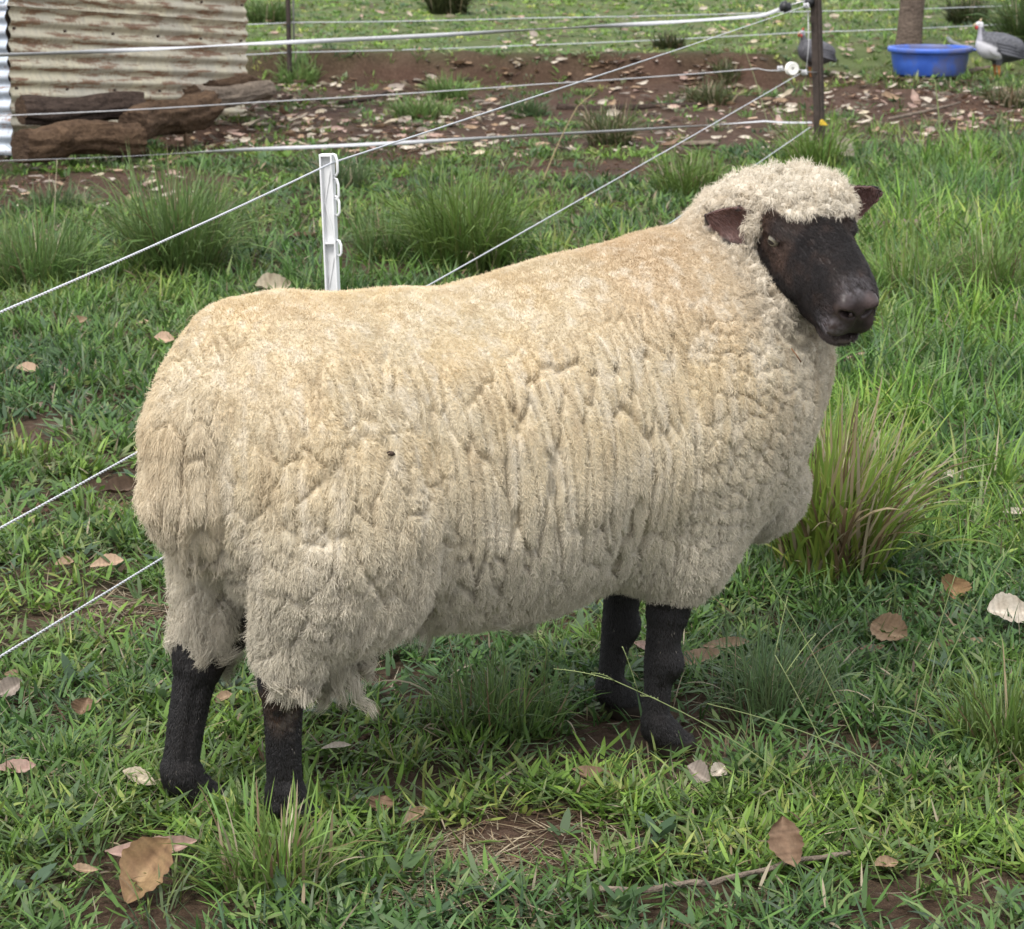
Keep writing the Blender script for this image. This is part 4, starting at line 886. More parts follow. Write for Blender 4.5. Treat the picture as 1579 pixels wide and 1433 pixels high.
# flank: long upright fissures, shoulder: blocky cells, thigh: heavy overlapping lumps, head: curls
front = sstep(.62, .80, V[:, 0])
def cracks(P, sc, seed, wamp, lean=0.0, w=None):
    q = P.copy(); q[:, 0] = q[:, 0] + lean * (q[:, 2] - .5)
    q = (q + warp * wamp) / np.array(sc); m = (w > .004) & (WOOL > .01)
    d1 = np.zeros(len(P)); d2 = np.ones(len(P)); idv = np.full(len(P), .5)
    d1[m], d2[m], idv[m], _c = voronoi(q[m], seed); return d2 - d1, d1, idv
wT, wH, wL = THG, HD, TL; rest = np.clip(1 - wT - wH - wL, 0, 1) * (1 - up * .98); wS = rest * front; wF = rest * (1 - front)
eF, fF, iF = cracks(V, (.0215, .050, .20), 3, .010, .10, wF)
eS, fS, iS = cracks(V, (.021, .025, .036), 5, .010, .2, wS)
eT, fT, iT = cracks(V, (.040, .056, .105), 8, .022, -.12, wT)
eH, fH, iH = cracks(V, (.020, .020, .027), 13, .012, 0, wH)
eL, fL, iL = cracks(V, (.030, .036, .120), 17, .014, 0, wL)
cr = lambda e, w: sstep(0.0, w, e)
fis = fbm(V / .16, 41, 3)
openF = sstep(-.75, .15, fis + .55 * (V[:, 0] - .35) + .35 * (.62 - V[:, 2]) * 2)       # fissures do not open everywhere
crack = wF * lerp(1, cr(eF, .17), openF) + wS * lerp(1, cr(eS, .17), sstep(-.6, .2, fis + .25)) + wT * cr(eT, .13) + wH * cr(eH, .25) + wL * cr(eL, .14)
crack = lerp(crack, 1, up * .92)
eU, fU, iU = cracks(V, (.020, .024, .050), 23, .012, -.10, wT)
pil = wF * (1 - fF ** 2) * .10 + wS * (1 - fS ** 2) * .14 + wT * (1 - fT ** 2) * .55 + wH * (1 - fH ** 2) * 1.4 + wL * (1 - fL ** 2) * .9
depth = wF * .0155 + wS * .0085 + wT * .0095 + wH * .015 + wL * .012
DISP = (crack - 1) * depth + (pil - .2) * .0085 * (1 - up) + fbm(V / .13, 51, 3) * .008 + fbm(V / .022, 61, 3) * .0018
DISP += wT * (cr(eU, .22) - 1) * .0045 + wT * (1 - fU ** 2) * .0025
DISP += wT * (iT - .5) * .005 + wS * (iS - .5) * .0015
DISP += HD * (cr(eH, .22) - 1) * .004
V0 = V.copy()
edge = sstep(.0, 1.0, WOOL)
V = V + NR * (DISP * edge)[:, None]
V = V + NR * ((1 - WOOL) * fbm(V / .006, 71, 2) * .0004)[:, None]
N1 = vert_normals(V, Q)

# colours: cream fleece weathered tan along the back, greyer low down and round the head; black-brown face and legs
def wool_colour(P, hd, tail, thigh):
    top = sstep(.50, .80, P[:, 2]); n1 = fbm(P / .11, 81, 3); n2_ = fbm(P / .03, 91, 3)
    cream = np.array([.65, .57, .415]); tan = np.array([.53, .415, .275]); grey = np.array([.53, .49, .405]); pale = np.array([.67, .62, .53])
    saddle = sstep(.40, .75, P[:, 0]) * sstep(1.0, .80, P[:, 0]) * sstep(.64, .80, P[:, 2])
    c = np.tile(cream, (len(P), 1))
    gold = np.array([.65, .535, .345]); c = lerp(c, gold, (np.clip(.45 + 1.1 * fbm(P / .07, 85, 3), 0, 1) * sstep(.45, .62, P[:, 2]) * (1 - hd))[:, None])
    c = lerp(c, tan, np.clip(saddle * .95 + .12 * top + .45 * n1 * top, 0, 1)[:, None])
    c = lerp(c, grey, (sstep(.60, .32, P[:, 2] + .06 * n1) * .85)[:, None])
    c = lerp(c, grey, (sstep(.72, .95, P[:, 0]) * .65)[:, None])
    c = lerp(c, pale, (hd * .5)[:, None]); c = lerp(c, np.array([.60, .52, .40]), (tail * .4)[:, None])
    st = fbm(P * np.array([1 / .016, 1 / .016, 1 / .11]), 95, 3); c = lerp(c, np.array([.70, .64, .53]), (np.clip(st * 1.3, 0, .55) * (1 - tail))[:, None]); c = lerp(c, np.array([.50, .40, .27]), (np.clip(-st * 1.1 - .1, 0, .4) * sstep(.4, .6, P[:, 2]))[:, None])
    c = c * (1 + .10 * n2_ + .06 * n1)[:, None]
    return np.clip(c, .05, .9)
def skin_colour(P):
    q = head_uvw(P); n = fbm(P / .02, 101, 3)
    c = np.tile(np.array([.021, .0175, .017]), (len(P), 1))
    brown = np.array([.070, .044, .033])
    onhead = sd_head(P) < .02
    br = sstep(.13, .05, q[:, 0]) * sstep(-.05, .0, q[:, 2] + .03 * n) * .8 * onhead + sstep(.045, .0, np.linalg.norm(q - np.array([.115, -.055, -.012]), axis=1)) * .7 * onhead
    muz = sstep(.205, .235, q[:, 0]) * onhead
    c = lerp(c, brown, np.clip(br + .5 * n * onhead + .1 * n, 0, .9)[:, None])
    n3 = fbm(P / .005, 103, 3); c = lerp(c, np.array([.075, .055, .053]), (muz * np.clip(.55 + .6 * n, 0, 1))[:, None]); muz_highlight = onhead * (sstep(.03, 0, np.linalg.norm((q - np.array([.222, -.002, .008])) * np.array([1, .8, 1.2]), axis=1)) + sstep(.034, .004, np.linalg.norm((q - np.array([.222, -.026, -.048])) * np.array([1, .9, 1.1]), axis=1))); c = lerp(c, np.array([.21, .20, .215]), (np.clip(muz_highlight, 0, 1) * sstep(-.1, .6, n3 + .25))[:, None])  # grey-white highlights and white hairs of nose top and lip, painted into the colour
    lip = onhead * sstep(.18, .20, q[:, 0]) * sstep(-.066, -.078, q[:, 2]); c = lerp(c, np.array([.16, .13, .12]), (lip * .8)[:, None])
    inn = np.zeros(len(P)); 
    for sg in (-1, 1):
        x = (q - EAR[sg][0]) @ EAR[sg][1].T
        inn = np.maximum(inn, (np.abs(x[:, 0]) < .075) * (np.abs(x[:, 1]) < .03) * (np.abs(x[:, 2]) < .03) * sstep(-.002, .003, x[:, 2] + 0.0))
    ear = (sd_ears(P) < .004) & (np.abs(q[:, 1]) > .07)
    c = np.where(ear[:, None], lerp(np.array([.03, .021, .018]), np.array([.13, .068, .058]), (inn * .85)[:, None]), c)
    legs = sd_legs(P) < .004
    rust = legs * sstep(.062, .03, np.linalg.norm((P - np.array([.022, -.125, .215])) * np.array([1.3, 1, .9]), axis=1)) * sstep(-.5, .2, n + .2); c = lerp(c, np.array([.105, .060, .040]), (rust * .9)[:, None]); pw = legs * sstep(.075, .03, np.linalg.norm(P - np.array([.05, -.125, .215]), axis=1)) * sstep(.15, .5, fbm(P / .012, 105, 2)); c = lerp(c, np.array([.33, .28, .22]), (pw * .8)[:, None])
    red = legs * sstep(.07, .02, np.linalg.norm(P - np.array([.03, .05, .255]), axis=1)); c = lerp(c, np.array([.05, .022, .018]), (red * .8)[:, None])
    c = np.where(legs[:, None], c * .62, c); hoof = legs * sstep(.030, .018, P[:, 2]); c = lerp(c, np.array([.035, .028, .022]), hoof[:, None])
    return c * (1 + .2 * n)[:, None]
WC = wool_colour(V0, HD, TL, THG); SC = skin_colour(V0)
VC = lerp(SC, WC, WOOL[:, None])

M_coat, nt, b = new_mat('sheep_coat')
at = N(nt, 'ShaderNodeAttribute', attribute_name='Col'); aw = N(nt, 'ShaderNodeAttribute', attribute_name='wool')
nz = noise_node(nt, 260, 4, .65); nz2 = noise_node(nt, 900, 2, .6)
rr = ramp(nt, nz.outputs[0], [(.25, (.74,) * 3), (.75, (1.10,) * 3)]); L(nt, mixc(nt, 1.0, at.outputs['Color'], rr.outputs[0], 'MULTIPLY'), b.inputs['Base Color'])
rg = N(nt, 'ShaderNodeMapRange'); rg.inputs[3].default_value = .40; rg.inputs[4].default_value = .95; L(nt, aw.outputs['Fac'], rg.inputs[0]); L(nt, rg.outputs[0], b.inputs['Roughness'])
b.inputs['Specular IOR Level'].default_value = .22; b.inputs['Specular IOR Level'].default_value = .25
bp_ = bump(nt, b, nz.outputs[0], .5, .003); L(nt, aw.outputs['Fac'], bp_.inputs['Strength'])
me = mesh_np('sheep', V, Q, None, [M_coat], True, VC)
wa = me.attributes.new('wool', 'FLOAT', 'POINT'); wa.data.foreach_set('value', WOOL.astype(np.float32))
sheep = link('sheep', me, None, SH_O, (0, 0, TH))
tag(sheep, 'large cream woolly sheep with black face and legs standing side-on in the grass', 'sheep')

# eyes
M_eye, nt, b = new_mat('eye_iris'); b.inputs['Base Color'].default_value = (.17, .155, .115, 1); b.inputs['Roughness'].default_value = .08
M_pup, nt, b = new_mat('eye_pupil'); b.inputs['Base Color'].default_value = (.008, .008, .010, 1); b.inputs['Roughness'].default_value = .06
for sg in (-1, 1):
    c = hp(.0855, sg * .0595, .0055); mb = MB()
    a = np.linspace(0, np.pi, 11); mb.lathe(np.stack([np.sin(a) * .0122 + 1e-5, -np.cos(a) * .0122], 1), 18)
    e = mb.build('eye', M_eye, sheep, True, c)
    out = sg * HL + HF * .38 - HW * .05; out /= np.linalg.norm(out); ax2 = HF - out * (HF @ out); ax2 /= np.linalg.norm(ax2); ax3 = np.cross(out, ax2)
    pb = MB(); rr_ = np.linspace(0, 1, 5)[1:]; aa = np.arange(16) * np.pi / 8; vs = [out * .01255]; 
    for r_ in rr_:
        xx, yy = r_ * .0070 * np.cos(aa), r_ * .0036 * np.sin(aa)
        vs += list((np.sqrt(.01250 ** 2 - xx ** 2 - yy ** 2))[:, None] * out + xx[:, None] * ax2 + yy[:, None] * ax3)
    T = [[0, 1 + k, 1 + (k + 1) % 16] for k in range(16)]; Qp = [[1 + r * 16 + k, 17 + r * 16 + k, 17 + r * 16 + (k + 1) % 16, 1 + r * 16 + (k + 1) % 16] for r in range(3) for k in range(16)]
    pb.add(vs, Qp, T); pb.build('pupil', M_pup, e)

# fleece fibres and short face hair
def sample_faces(w, n):
    fa = np.linalg.norm(np.cross(V[Q[:, 2]] - V[Q[:, 0]], V[Q[:, 3]] - V[Q[:, 1]]), axis=1) * .5 * w
    f = rng.choice(len(Q), n, p=fa / fa.sum()); a, bq = rng.random((2, n)); wts = np.stack([(1 - a) * (1 - bq), a * (1 - bq), a * bq, (1 - a) * bq], 1)
    mix = lambda A: (A[Q[f]] * (wts if A.ndim == 1 else wts[..., None])).sum(1); return f, mix
view = np.array([-(SH_A @ SH_O), -(SH_N @ SH_O), CAM_H])
fc = V[Q].mean(1); fN = N1[Q].mean(1); toC = view - fc; toC /= np.linalg.norm(toC, axis=1)[:, None]
facing = sstep(-.5, .1, (fN * toC).sum(1)) * .8 + .2
wq = WOOL[Q].mean(1); cq = crack[Q].mean(1)
NF = int(420000 * (1 if not DEV else .5))
seamw = .12 + .88 * sstep(-.004, .012, sd_seams(V0)[Q].mean(1))
f, mix = sample_faces(sstep(.35, .75, wq) * facing * seamw * (.28 + .72 * sstep(.25, .75, cq)), NF)
P0 = mix(V); Nn = mix(N1); Nn /= np.linalg.norm(Nn, axis=1)[:, None]; N0 = mix(NR); N0 /= np.linalg.norm(N0, axis=1)[:, None]
h_, t_, g_, u_ = mix(HD), mix(TL), mix(THG), mix(up); low = sstep(.42, .24, P0[:, 2])
down = np.array([0, 0, -1.0]) - Nn * (-Nn[:, 2:3]); dl = np.linalg.norm(down, axis=1); down = down / (dl[:, None] + .15)
back = np.array([-1.0, 0, 0]) - Nn * (-Nn[:, 0:1])
cl = np.stack([fbm(P0 / .012, 111, 2), fbm(P0 / .012, 121, 2), fbm(P0 / .012, 131, 2)], 1)
rnd = rng.normal(size=(NF, 3))
ln = .0058 + .0035 * g_ + .010 * t_ + .008 * h_ + .004 * low; ln = ln * rng.uniform(.6, 1.25, NF) * (.40 + .60 * mix(crack)); ln = np.where(rng.random(NF) < .015, ln * 1.7, ln)
d0 = Nn * (.9 - .5 * t_)[:, None] + down * (.45 + .9 * t_ + .4 * g_)[:, None] + cl * (.55 + 1.3 * h_)[:, None] + rnd * .20
d0 /= np.linalg.norm(d0, axis=1)[:, None]
d1 = d0 + down * (.35 + .5 * t_)[:, None] + cl[:, [1, 2, 0]] * (.8 + .8 * h_)[:, None] + rng.normal(size=(NF, 3)) * .25; d1 /= np.linalg.norm(d1, axis=1)[:, None]
d2 = d1 + cl[:, [2, 0, 1]] * 1.0 + rng.normal(size=(NF, 3)) * .45 - Nn * .2; d2 /= np.linalg.norm(d2, axis=1)[:, None]
P1 = P0 + d0 * (ln / 3)[:, None]; P2 = P1 + d1 * (ln / 3)[:, None]; P3 = P2 + d2 * (ln / 3)[:, None]
FC = mix(WC) * rng.uniform(.90, 1.12, (NF, 1)); tipw = (rng.random(NF) < .06)[:, None]; FC = np.clip(np.where(tipw, FC * 1.18, FC), 0, .92)
M_fib = attr_mat('wool_fibre', .8, .0, .12); 
hair_curves('fleece', np.stack([P0 - Nn * .001, P1, P2, P3], 1), np.array([.00027, .00026, .00021, .00010]), FC, M_fib, sheep)
# long hanging locks: belly fringe, hocks, tail end, chest
locks = []
def lock_area(n, w, length, dirv, spread, cnt):
    fidx = rng.choice(len(Q), n, p=w / w.sum())
    for i in fidx:
        c = fc[i]; nn = fN[i]; Lk = length * rng.uniform(.55, 1.15); dv = np.array(dirv) + nn * .25 + rng.normal(size=3) * .18; dv /= np.linalg.norm(dv)
        st = c + rng.normal(size=(cnt, 3)) * spread; cv = rng.normal(size=3) * .012
        tt = np.linspace(0, 1, 9)[None, :, None]
        ctr = c + dv * Lk * tt[0] + cv * np.sin(tt[0] * 4) * tt[0]
        ph = rng.uniform(0, 6.28); tu = rng.uniform(1.2, 2.4); e1 = np.cross(dv, [.3, .9, .1]); e1 /= np.linalg.norm(e1); e2 = np.cross(dv, e1); ctr = ctr + Lk * .085 * tt[0] ** .6 * (np.cos(tt[0] * tu * 6.28 + ph) * e1 + np.sin(tt[0] * tu * 6.28 + ph) * e2)
        off = (st - c)[:, None, :] * (1 - .75 * tt ** 1.3) + rng.normal(size=(cnt, 1, 3)) * .004 * tt
        col = WC[Q[i]].mean(0) * rng.uniform(.85, 1.1)
        locks.append((ctr[None] + off, np.tile(col, (cnt, 1)) * rng.uniform(.85, 1.12, (cnt, 1))))
wb = WOOL[Q].mean(1)
lock_area(16, wb * (fc[:, 2] < .30) * (fN[:, 2] < -.3) * (fc[:, 0] > .25) * (fc[:, 0] < .62), .030, (0, 0, -1), .008, 60)
lock_area(26, wb * (np.linalg.norm(fc - np.array([.13, -.09, .28]), axis=1) < .055), .075, (.05, 0, -1), .007, 70)
lock_area(34, wb * (np.linalg.norm(fc - np.array([.045, -.105, .265]), axis=1) < .045), .022, (0, 0, -1), .006, 60)
lock_area(46, wb * (np.linalg.norm(fc - np.array([.0, .09, .27]), axis=1) < .06), .035, (0, 0, -1), .006, 60)
LP = np.concatenate([a for a, c in locks]); LC = np.concatenate([c for a, c in locks])
hair_curves('wool_lock', LP, np.array([.00032, .00032, .00032, .00032, .0003, .00028, .00024, .0002, .0001]), np.clip(LC, 0, .9), M_fib, sheep)
# short dark hair on face and legs
NS = 90000
earf = (sd_ears(fc) < .003) & (sd_head(fc) > .01)
f, mix = sample_faces(sstep(.4, .1, wq) * facing * (fc[:, 2] > .03) * np.where(earf, .3, 1) * ((hq[Q[:, 0], 0] < .23) | (fc[:, 2] < .5)), NS)
P0 = mix(V); Nn = mix(N1); Nn /= np.linalg.norm(Nn, axis=1)[:, None]; onh = (P0[:, 2] > .5)[:, None]
g = np.where(onh, HF * 1.0, np.array([0, 0, -1.0])); g = g - Nn * (g * Nn).sum(1)[:, None]
d = Nn * .35 + g + rng.normal(size=(NS, 3)) * .12; d /= np.linalg.norm(d, axis=1)[:, None]; ln = (rng.uniform(.004, .009, NS) * np.where(onh[:, 0], 1, .7))[:, None]
SCs = mix(SC) * rng.uniform(.5, 1.35, (NS, 1)) * (1 + .5 * fbm(P0 / .03, 151, 3))[:, None] * np.where(onh, 1.0, .6); wl_ = (rng.random(NS) < .004) * (P0[:, 2] < .3) * (np.abs(fbm(P0 / .02, 155, 2)) > .25); SCs = np.where(wl_[:, None], np.array([.30, .27, .22]), SCs)
hair_curves('short_hair', np.stack([P0, P0 + d * ln * .5 + Nn * .0003, P0 + d * ln], 1), np.array([.00028, .00024, .00008]), SCs, attr_mat('short_hair', .42, 0, .5), sheep)

# scraps caught in the fleece
def on_sheep(px, py):
    W_ = SH_O + V[:, 0:1] * SH_A + V[:, 1:2] * SH_N + np.array([0, 0, 1.]) * V[:, 2:3]; d = np.hypot(*(project(W_) - np.array([px, py])).T); k = np.nonzero(d < 4)[0]; k = k[np.argmin(W_[k, 1])]
    nw = N1[k, 0] * SH_A + N1[k, 1] * SH_N + np.array([0, 0, 1.]) * N1[k, 2]; return W_[k] + nw * .006
M_scrap = simple_mat('dark_scrap', (.045, .028, .018), .8, 0, .3, 200)
c = on_sheep(602, 700); tag(MB().add([[-.006, 0, .001], [-.002, -.002, .004], [.004, -.001, .003], [.007, 0, -.002], [.002, -.002, -.004], [-.004, -.001, -.003], [0, -.004, 0], [0, .002, 0]], None, [[i, (i + 1) % 6, 6] for i in range(6)] + [[(i + 1) % 6, i, 7] for i in range(6)]).build('leaf_scrap', M_scrap, None, True, c), 'tiny dark leaf scrap caught in the fleece on the flank of the sheep', 'leaf scrap')
c = on_sheep(1225, 545); tag(MB().tube([(-.008, -.004, .010), (0, -.006, 0), (.008, -.004, -.012)], .0011, 6).build('straw_piece', simple_mat('brown_straw', (.20, .10, .045), .7), None, True, c), 'short brown straw caught in the throat wool under the sheep chin', 'straw')
# ------------------------------------------------------------------ fallen leaves, sticks, stalks
def leaf_mesh(ln, wd, curl, fold, twist, seed, ca, cb, nl=26, nw=9, wav=.05):
    r_ = np.random.default_rng(seed); u = np.linspace(0, 1, nl); v = np.linspace(-1, 1, nw)
    U, W = np.meshgrid(u, v, indexing='ij'); prof = np.sin(np.pi * np.clip(U, .012, .988) ** (.82 + .2 * r_.random())) ** .8
    edge = 1 + wav * np.sin(U * 19 + seed) * np.abs(W) + .06 * np.sin(U * 43 + seed * 2) * np.abs(W)
    y = W * wd * .5 * prof * edge; x = U * ln; z = fold * np.abs(W) ** 1.4 * wd * prof + wav * wd * .4 * np.sin(U * 9 + W * 2.2 + seed)
    a = curl * (U - .35); zz = z + ln * (1 - np.cos(a)) / max(abs(curl), .2) * np.sign(curl); xx = np.where(np.abs(a) > 1e-4, ln * .35 + np.sin(a) * ln / max(abs(curl), 1e-3) * np.sign(curl), x) if abs(curl) > .05 else x
    tw = twist * (U - .3); yy = y * np.cos(tw) - z * np.sin(tw); zz = zz + y * np.sin(tw)
    yy = yy + .12 * ln * np.sin(U * 2.4 + seed)
    V_ = np.stack([xx - ln * .5, yy, zz], -1).reshape(-1, 3)
    sp = fbm(np.stack([U.ravel() * 7, W.ravel() * 3 + seed, U.ravel() * 0], 1), seed, 3); rib = np.exp(-(W.ravel() / .12) ** 2) * .25; c = lerp(np.array(ca), np.array(cb), np.clip(.5 + .9 * sp, 0, 1)[:, None]) * (1 + rib - .2 * (np.abs(sp) > .55))[:, None]
    k = (np.arange(nl - 1)[:, None] * nw + np.arange(nw - 1)[None]).ravel(); c = c * (1 - .22 * np.exp(-((np.abs(W.ravel()) * 4 - U.ravel() * 9) % 1.0 - .5) ** 2 / .012))[:, None]; c = lerp(c, c.mean(1, keepdims=True), .22) * .78; return V_, np.stack([k, k + nw, k + nw + 1, k + 1], 1), np.clip(c, .01, .95)
M_leaf = attr_mat('dry_leaf', .62, .10, .3, .14, 220, .35, .0015)
PAL = {'tan': ((.42, .28, .15), (.30, .18, .09)), 'pink': ((.50, .28, .22), (.46, .32, .24)), 'cream': ((.58, .50, .34), (.50, .40, .26)), 'brown': ((.22, .12, .06), (.33, .20, .11)), 'gold': ((.40, .25, .09), (.28, .15, .06)), 'grey': ((.38, .31, .25), (.30, .24, .19)), 'dark': ((.075, .045, .025), (.15, .09, .05)), 'pale': ((.62, .55, .44), (.50, .41, .30)), 'peach': ((.55, .36, .21), (.47, .30, .18))}
G_L = 'dry fallen leaves lying on the grass'
def put_leaf(px, py, lpx, wpx, ang, pal, lab, lift=.03, tilt=(18, 0), curl=.6, fold=.25, twist=.3, seed=None, group=G_L):
    lift *= .75; curl *= 1.5; fold *= 1.5; c = on_ground(px, py, lift); k = c[1] / FPX * 1.03; seed = seed if seed is not None else int(px * 7 + py)
    V_, Q_, C_ = leaf_mesh(lpx * k, wpx * k * 1.35, curl, fold, twist, seed, *PAL[pal])
    o = link('fallen_leaf', mesh_np('fallen_leaf', V_, Q_, None, [M_leaf], True, C_), None, c)
    o.rotation_euler = (Matrix.Rotation(R(tilt[0]), 3, 'X') @ Matrix.Rotation(R(tilt[1]), 3, 'Y') @ Matrix.Rotation(R(ang), 3, 'Z')).to_euler()
    return tag(o, lab, 'leaf', group)
LV = [(238, 1350, 125, 62, 50, 'gold', 'large golden-brown curled leaf lying in front of the far hind hoof', .050, (48, -8), .7, .22, .3),
 (236, 1312, 148, 30, -8, 'pink', 'long narrow pinkish leaf tip lying just above the large golden leaf', .045, (30, 0), .5, .3, .5),
 (131, 1341, 45, 14, 2, 'tan', 'small flat tan leaf left of the large golden leaf', .035, (25, 0), .3, .2, .1),
 (216, 1204, 66, 22, -18, 'cream', 'pale cream pointed leaf touching the far hind hoof', .04, (30, 0), .5, .2, .2),
 (28, 1194, 75, 22, 6, 'pink', 'pinkish tan curled leaf at the left edge level with the hind hooves', .035, (25, 0), 1.0, .3, .2),
 (14, 1062, 48, 26, 25, 'grey', 'greyish crumpled leaf at the left edge below the lowest rope', .04, (40, 0), .6, .3, .4),
 (130, 1090, 30, 26, 80, 'brown', 'small brown leaf standing on edge left of the far hind leg', .04, (55, 0), .5, .3, .2),
 (166, 874, 54, 20, 8, 'peach', 'peach-coloured leaf lying left of the tail', .035, (28, 0), .4, .2, .2),
 (100, 871, 30, 15, 5, 'tan', 'little tan leaf left of the peach-coloured one', .035, (25, 0), .4, .2, .2),
 (44, 573, 42, 17, -5, 'peach', 'small peach leaf on open grass at the left below the top rope', .04, (25, 0), .5, .2, .2),
 (170, 787, 48, 15, -10, 'tan', 'narrow tan leaf on the small bare patch left of the rump', .025, (25, 0), .4, .2, .3),
 (192, 757, 62, 24, 22, 'dark', 'dark brown curled leaf with a pale tip beside the rump', .035, (30, 0), 1.1, .4, .4),
 (254, 524, 34, 18, -5, 'peach', 'peach leaf just left of the top of the rump', .06, (30, 0), .5, .2, .2),
 (588, 1239, 28, 32, 75, 'brown', 'small brown leaf standing upright right of the near hind hoof', .045, (60, 0), .4, .25, .2),
 (640, 1262, 44, 16, 25, 'tan', 'split tan leaf in the grass above the bare patch', .035, (30, 0), .6, .3, .6),
 (916, 1194, 72, 20, -16, 'brown', 'long brown leaf right of centre between the bare patch and the front hooves', .035, (25, 0), .5, .3, .3),
 (1078, 1196, 48, 26, -30, 'grey', 'grey-tan torn leaf in front of the near front hoof', .045, (35, 0), .6, .3, .5),
 (1106, 1190, 30, 20, 40, 'pale', 'pale torn leaf scrap beside the grey torn leaf', .045, (35, 0), .5, .3, .4),
 (1219, 1298, 82, 40, -83, 'brown', 'brown veined leaf hanging upright in the grass above the long stick', .085, (72, 0), .35, .2, .3),
 (1074, 1018, 82, 26, 8, 'peach', 'broad peach leaf lying right behind the near front leg', .035, (25, 0), .7, .3, .2),
 (1120, 1000, 74, 18, -8, 'tan', 'long tan leaf touching the broad peach leaf', .04, (25, 0), .5, .2, .3),
 (990, 1000, 34, 12, -35, 'pink', 'pinkish leaf tip between the two front legs', .04, (30, 0), .4, .2, .2),
 (1372, 975, 62, 40, -38, 'tan', 'broad tan leaf with dark folds right of the straw tussock', .05, (45, 0), .7, .3, .3),
 (1362, 962, 40, 22, 60, 'brown', 'brown folded leaf behind the broad tan leaf', .05, (45, 0), .8, .3, .3),
 (1474, 910, 40, 34, 70, 'gold', 'yellow-tan curled leaf on the grass at the far right', .05, (50, 0), 1.2, .4, .3),
 (1558, 946, 70, 40, 8, 'pale', 'big pale leaf leaning up at the right edge', .06, (40, 0), .4, .2, .2),
 (1366, 1335, 40, 18, 20, 'tan', 'half-buried tan leaf right of the long stick', .03, (25, 0), .5, .3, .3),
 (1566, 790, 40, 12, 15, 'pale', 'narrow pale leaf at the right edge halfway up', .05, (25, 0), .4, .2, .2),
 (519, 1155, 48, 9, 3, 'pale', 'thin pinkish-white leaf on edge under the sheep behind the near hind leg', .045, (30, 0), .3, .2, .2),
 (424, 446, 58, 26, 10, 'cream', 'crumpled cream leaf just above the sheep back beside the white post', .06, (35, 0), .9, .35, .6),
 (120, 500, 34, 14, 40, 'tan', 'tan leaf in the grass between the ropes at the left', .05, (30, 0), .6, .3, .3),
 (1466, 735, 40, 12, -18, 'pale', 'small pale splinter-like leaf right of the sheep chest', .045, (25, 0), .3, .2, .3),
 (1301, 228, 44, 24, -60, 'pale', 'pale leaf standing in tall grass just above the sheep ear', .12, (60, 0), .5, .2, .3),
 (1452, 1000, 50, 14, 5, 'brown', 'flat brown leaf below the big pale leaf', .03, (25, 0), .5, .2, .3),
 (1500, 990, 46, 12, -6, 'tan', 'flat narrow tan leaf near the right edge under the big pale leaf', .03, (25, 0), .4, .2, .3),
 (345, 1078, 30, 14, 15, 'tan', 'small tan leaf seen between the two hind legs', .04, (30, 0), .5, .2, .3),
 (70, 368, 32, 18, 20, 'pink', 'pink-tan leaf on the soil below the log pile at the left', .04, (30, 0), .5, .3, .3),
 (18, 1042, 24, 12, -20, 'brown', 'small brown leaf scrap at the left edge above the grey leaf', .03, (25, 0), .5, .2, .3),
 (1345, 1000, 40, 12, 3, 'brown', 'thin brown leaf on the soil under the broad tan leaf', .03, (22, 0), .4, .2, .3)]
for q in LV: put_leaf(*q)
# bark chunk, weathered wood, sticks
def bark_chip(name, label, px, py, lpx, wpx, ang, mat, th=.012, lift=.03, cat='bark'):
    c = on_ground(px, py, lift); k = c[1] / FPX; L_, W_ = lpx * k / 2, wpx * k / 2; n = 14; t = np.linspace(-1, 1, n)
    V_, Q_, T_ = tube(np.stack([t * L_, .1 * W_ * np.sin(t * 4), .15 * W_ * np.cos(t * 2)], 1), W_ * (1 - .25 * t ** 4), 10); V_[:, 2] *= .55; V_ += (V_ * 0 + 1) * fbm(V_ / (W_ * .8), 77, 3)[:, None] * W_ * .25
    o = MB().add(V_, Q_, T_).build(name, mat, None, True, c, (0, R(-4), R(ang))); return tag(o, label, cat)
bark_chip('bark_piece', 'reddish brown piece of bark lying left of the white post', 466, 363, 52, 17, -38, M_bark2)
bark_chip('wood_block', 'grey weathered piece of wood in the grass right of the sheep face', 1378, 347, 84, 26, -6, M_bark3, .012, .07, 'wood')
bark_chip('wood_block', 'pale dead branch end on the soil left of the sheep wool cap', 1080, 222, 60, 16, -28, M_bark3, .012, .03, 'wood')
def stick(label, pxs, r0, r1, mat, lift=.02):
    p = np.array([on_ground(x, y, lift) for x, y in pxs]); p = sag(p, 0, 6); n = len(p); p = p + np.stack([fbm(np.stack([np.arange(n) * .35, np.full(n, k * 9.1), np.full(n, r0 * 1e3)], 1), 61, 2) for k in range(3)], 1) * .006
    return tag(MB().tube(p, np.linspace(r0, r1, n) * (1 + .12 * rng.normal(size=n)), 8).build('fallen_stick', mat), label, 'stick', 'fallen sticks')
stick('long grey-brown stick curving through the grass at lower right', [(925, 1372), (1010, 1370), (1075, 1362), (1130, 1356), (1180, 1342), (1240, 1326), (1310, 1318)], .0055, .0035, M_bark3, .028)
stick('brown stick lying across the bare patch near the bottom edge', [(685, 1400), (740, 1390), (800, 1372), (850, 1358)], .006, .003, M_bark1, .018)
stick('thin dark stick on the soil right of the broad tan leaf', [(1360, 1008), (1420, 1010), (1480, 1006)], .004, .003, M_bark1, .02)
stick('dark branch on the red soil behind the fence, centre left', [(525, 158), (575, 152), (610, 136)], .016, .008, M_bark1, .03)
stick('thin stick lying on the litter right of the dark picket', [(1370, 184), (1425, 172), (1480, 158)], .012, .007, M_bark3, .03)
stick('half-buried dark root on the soil above the sheep back', [(860, 168), (930, 170), (1010, 166), (1080, 163)], .03, .02, M_bark1, .0)
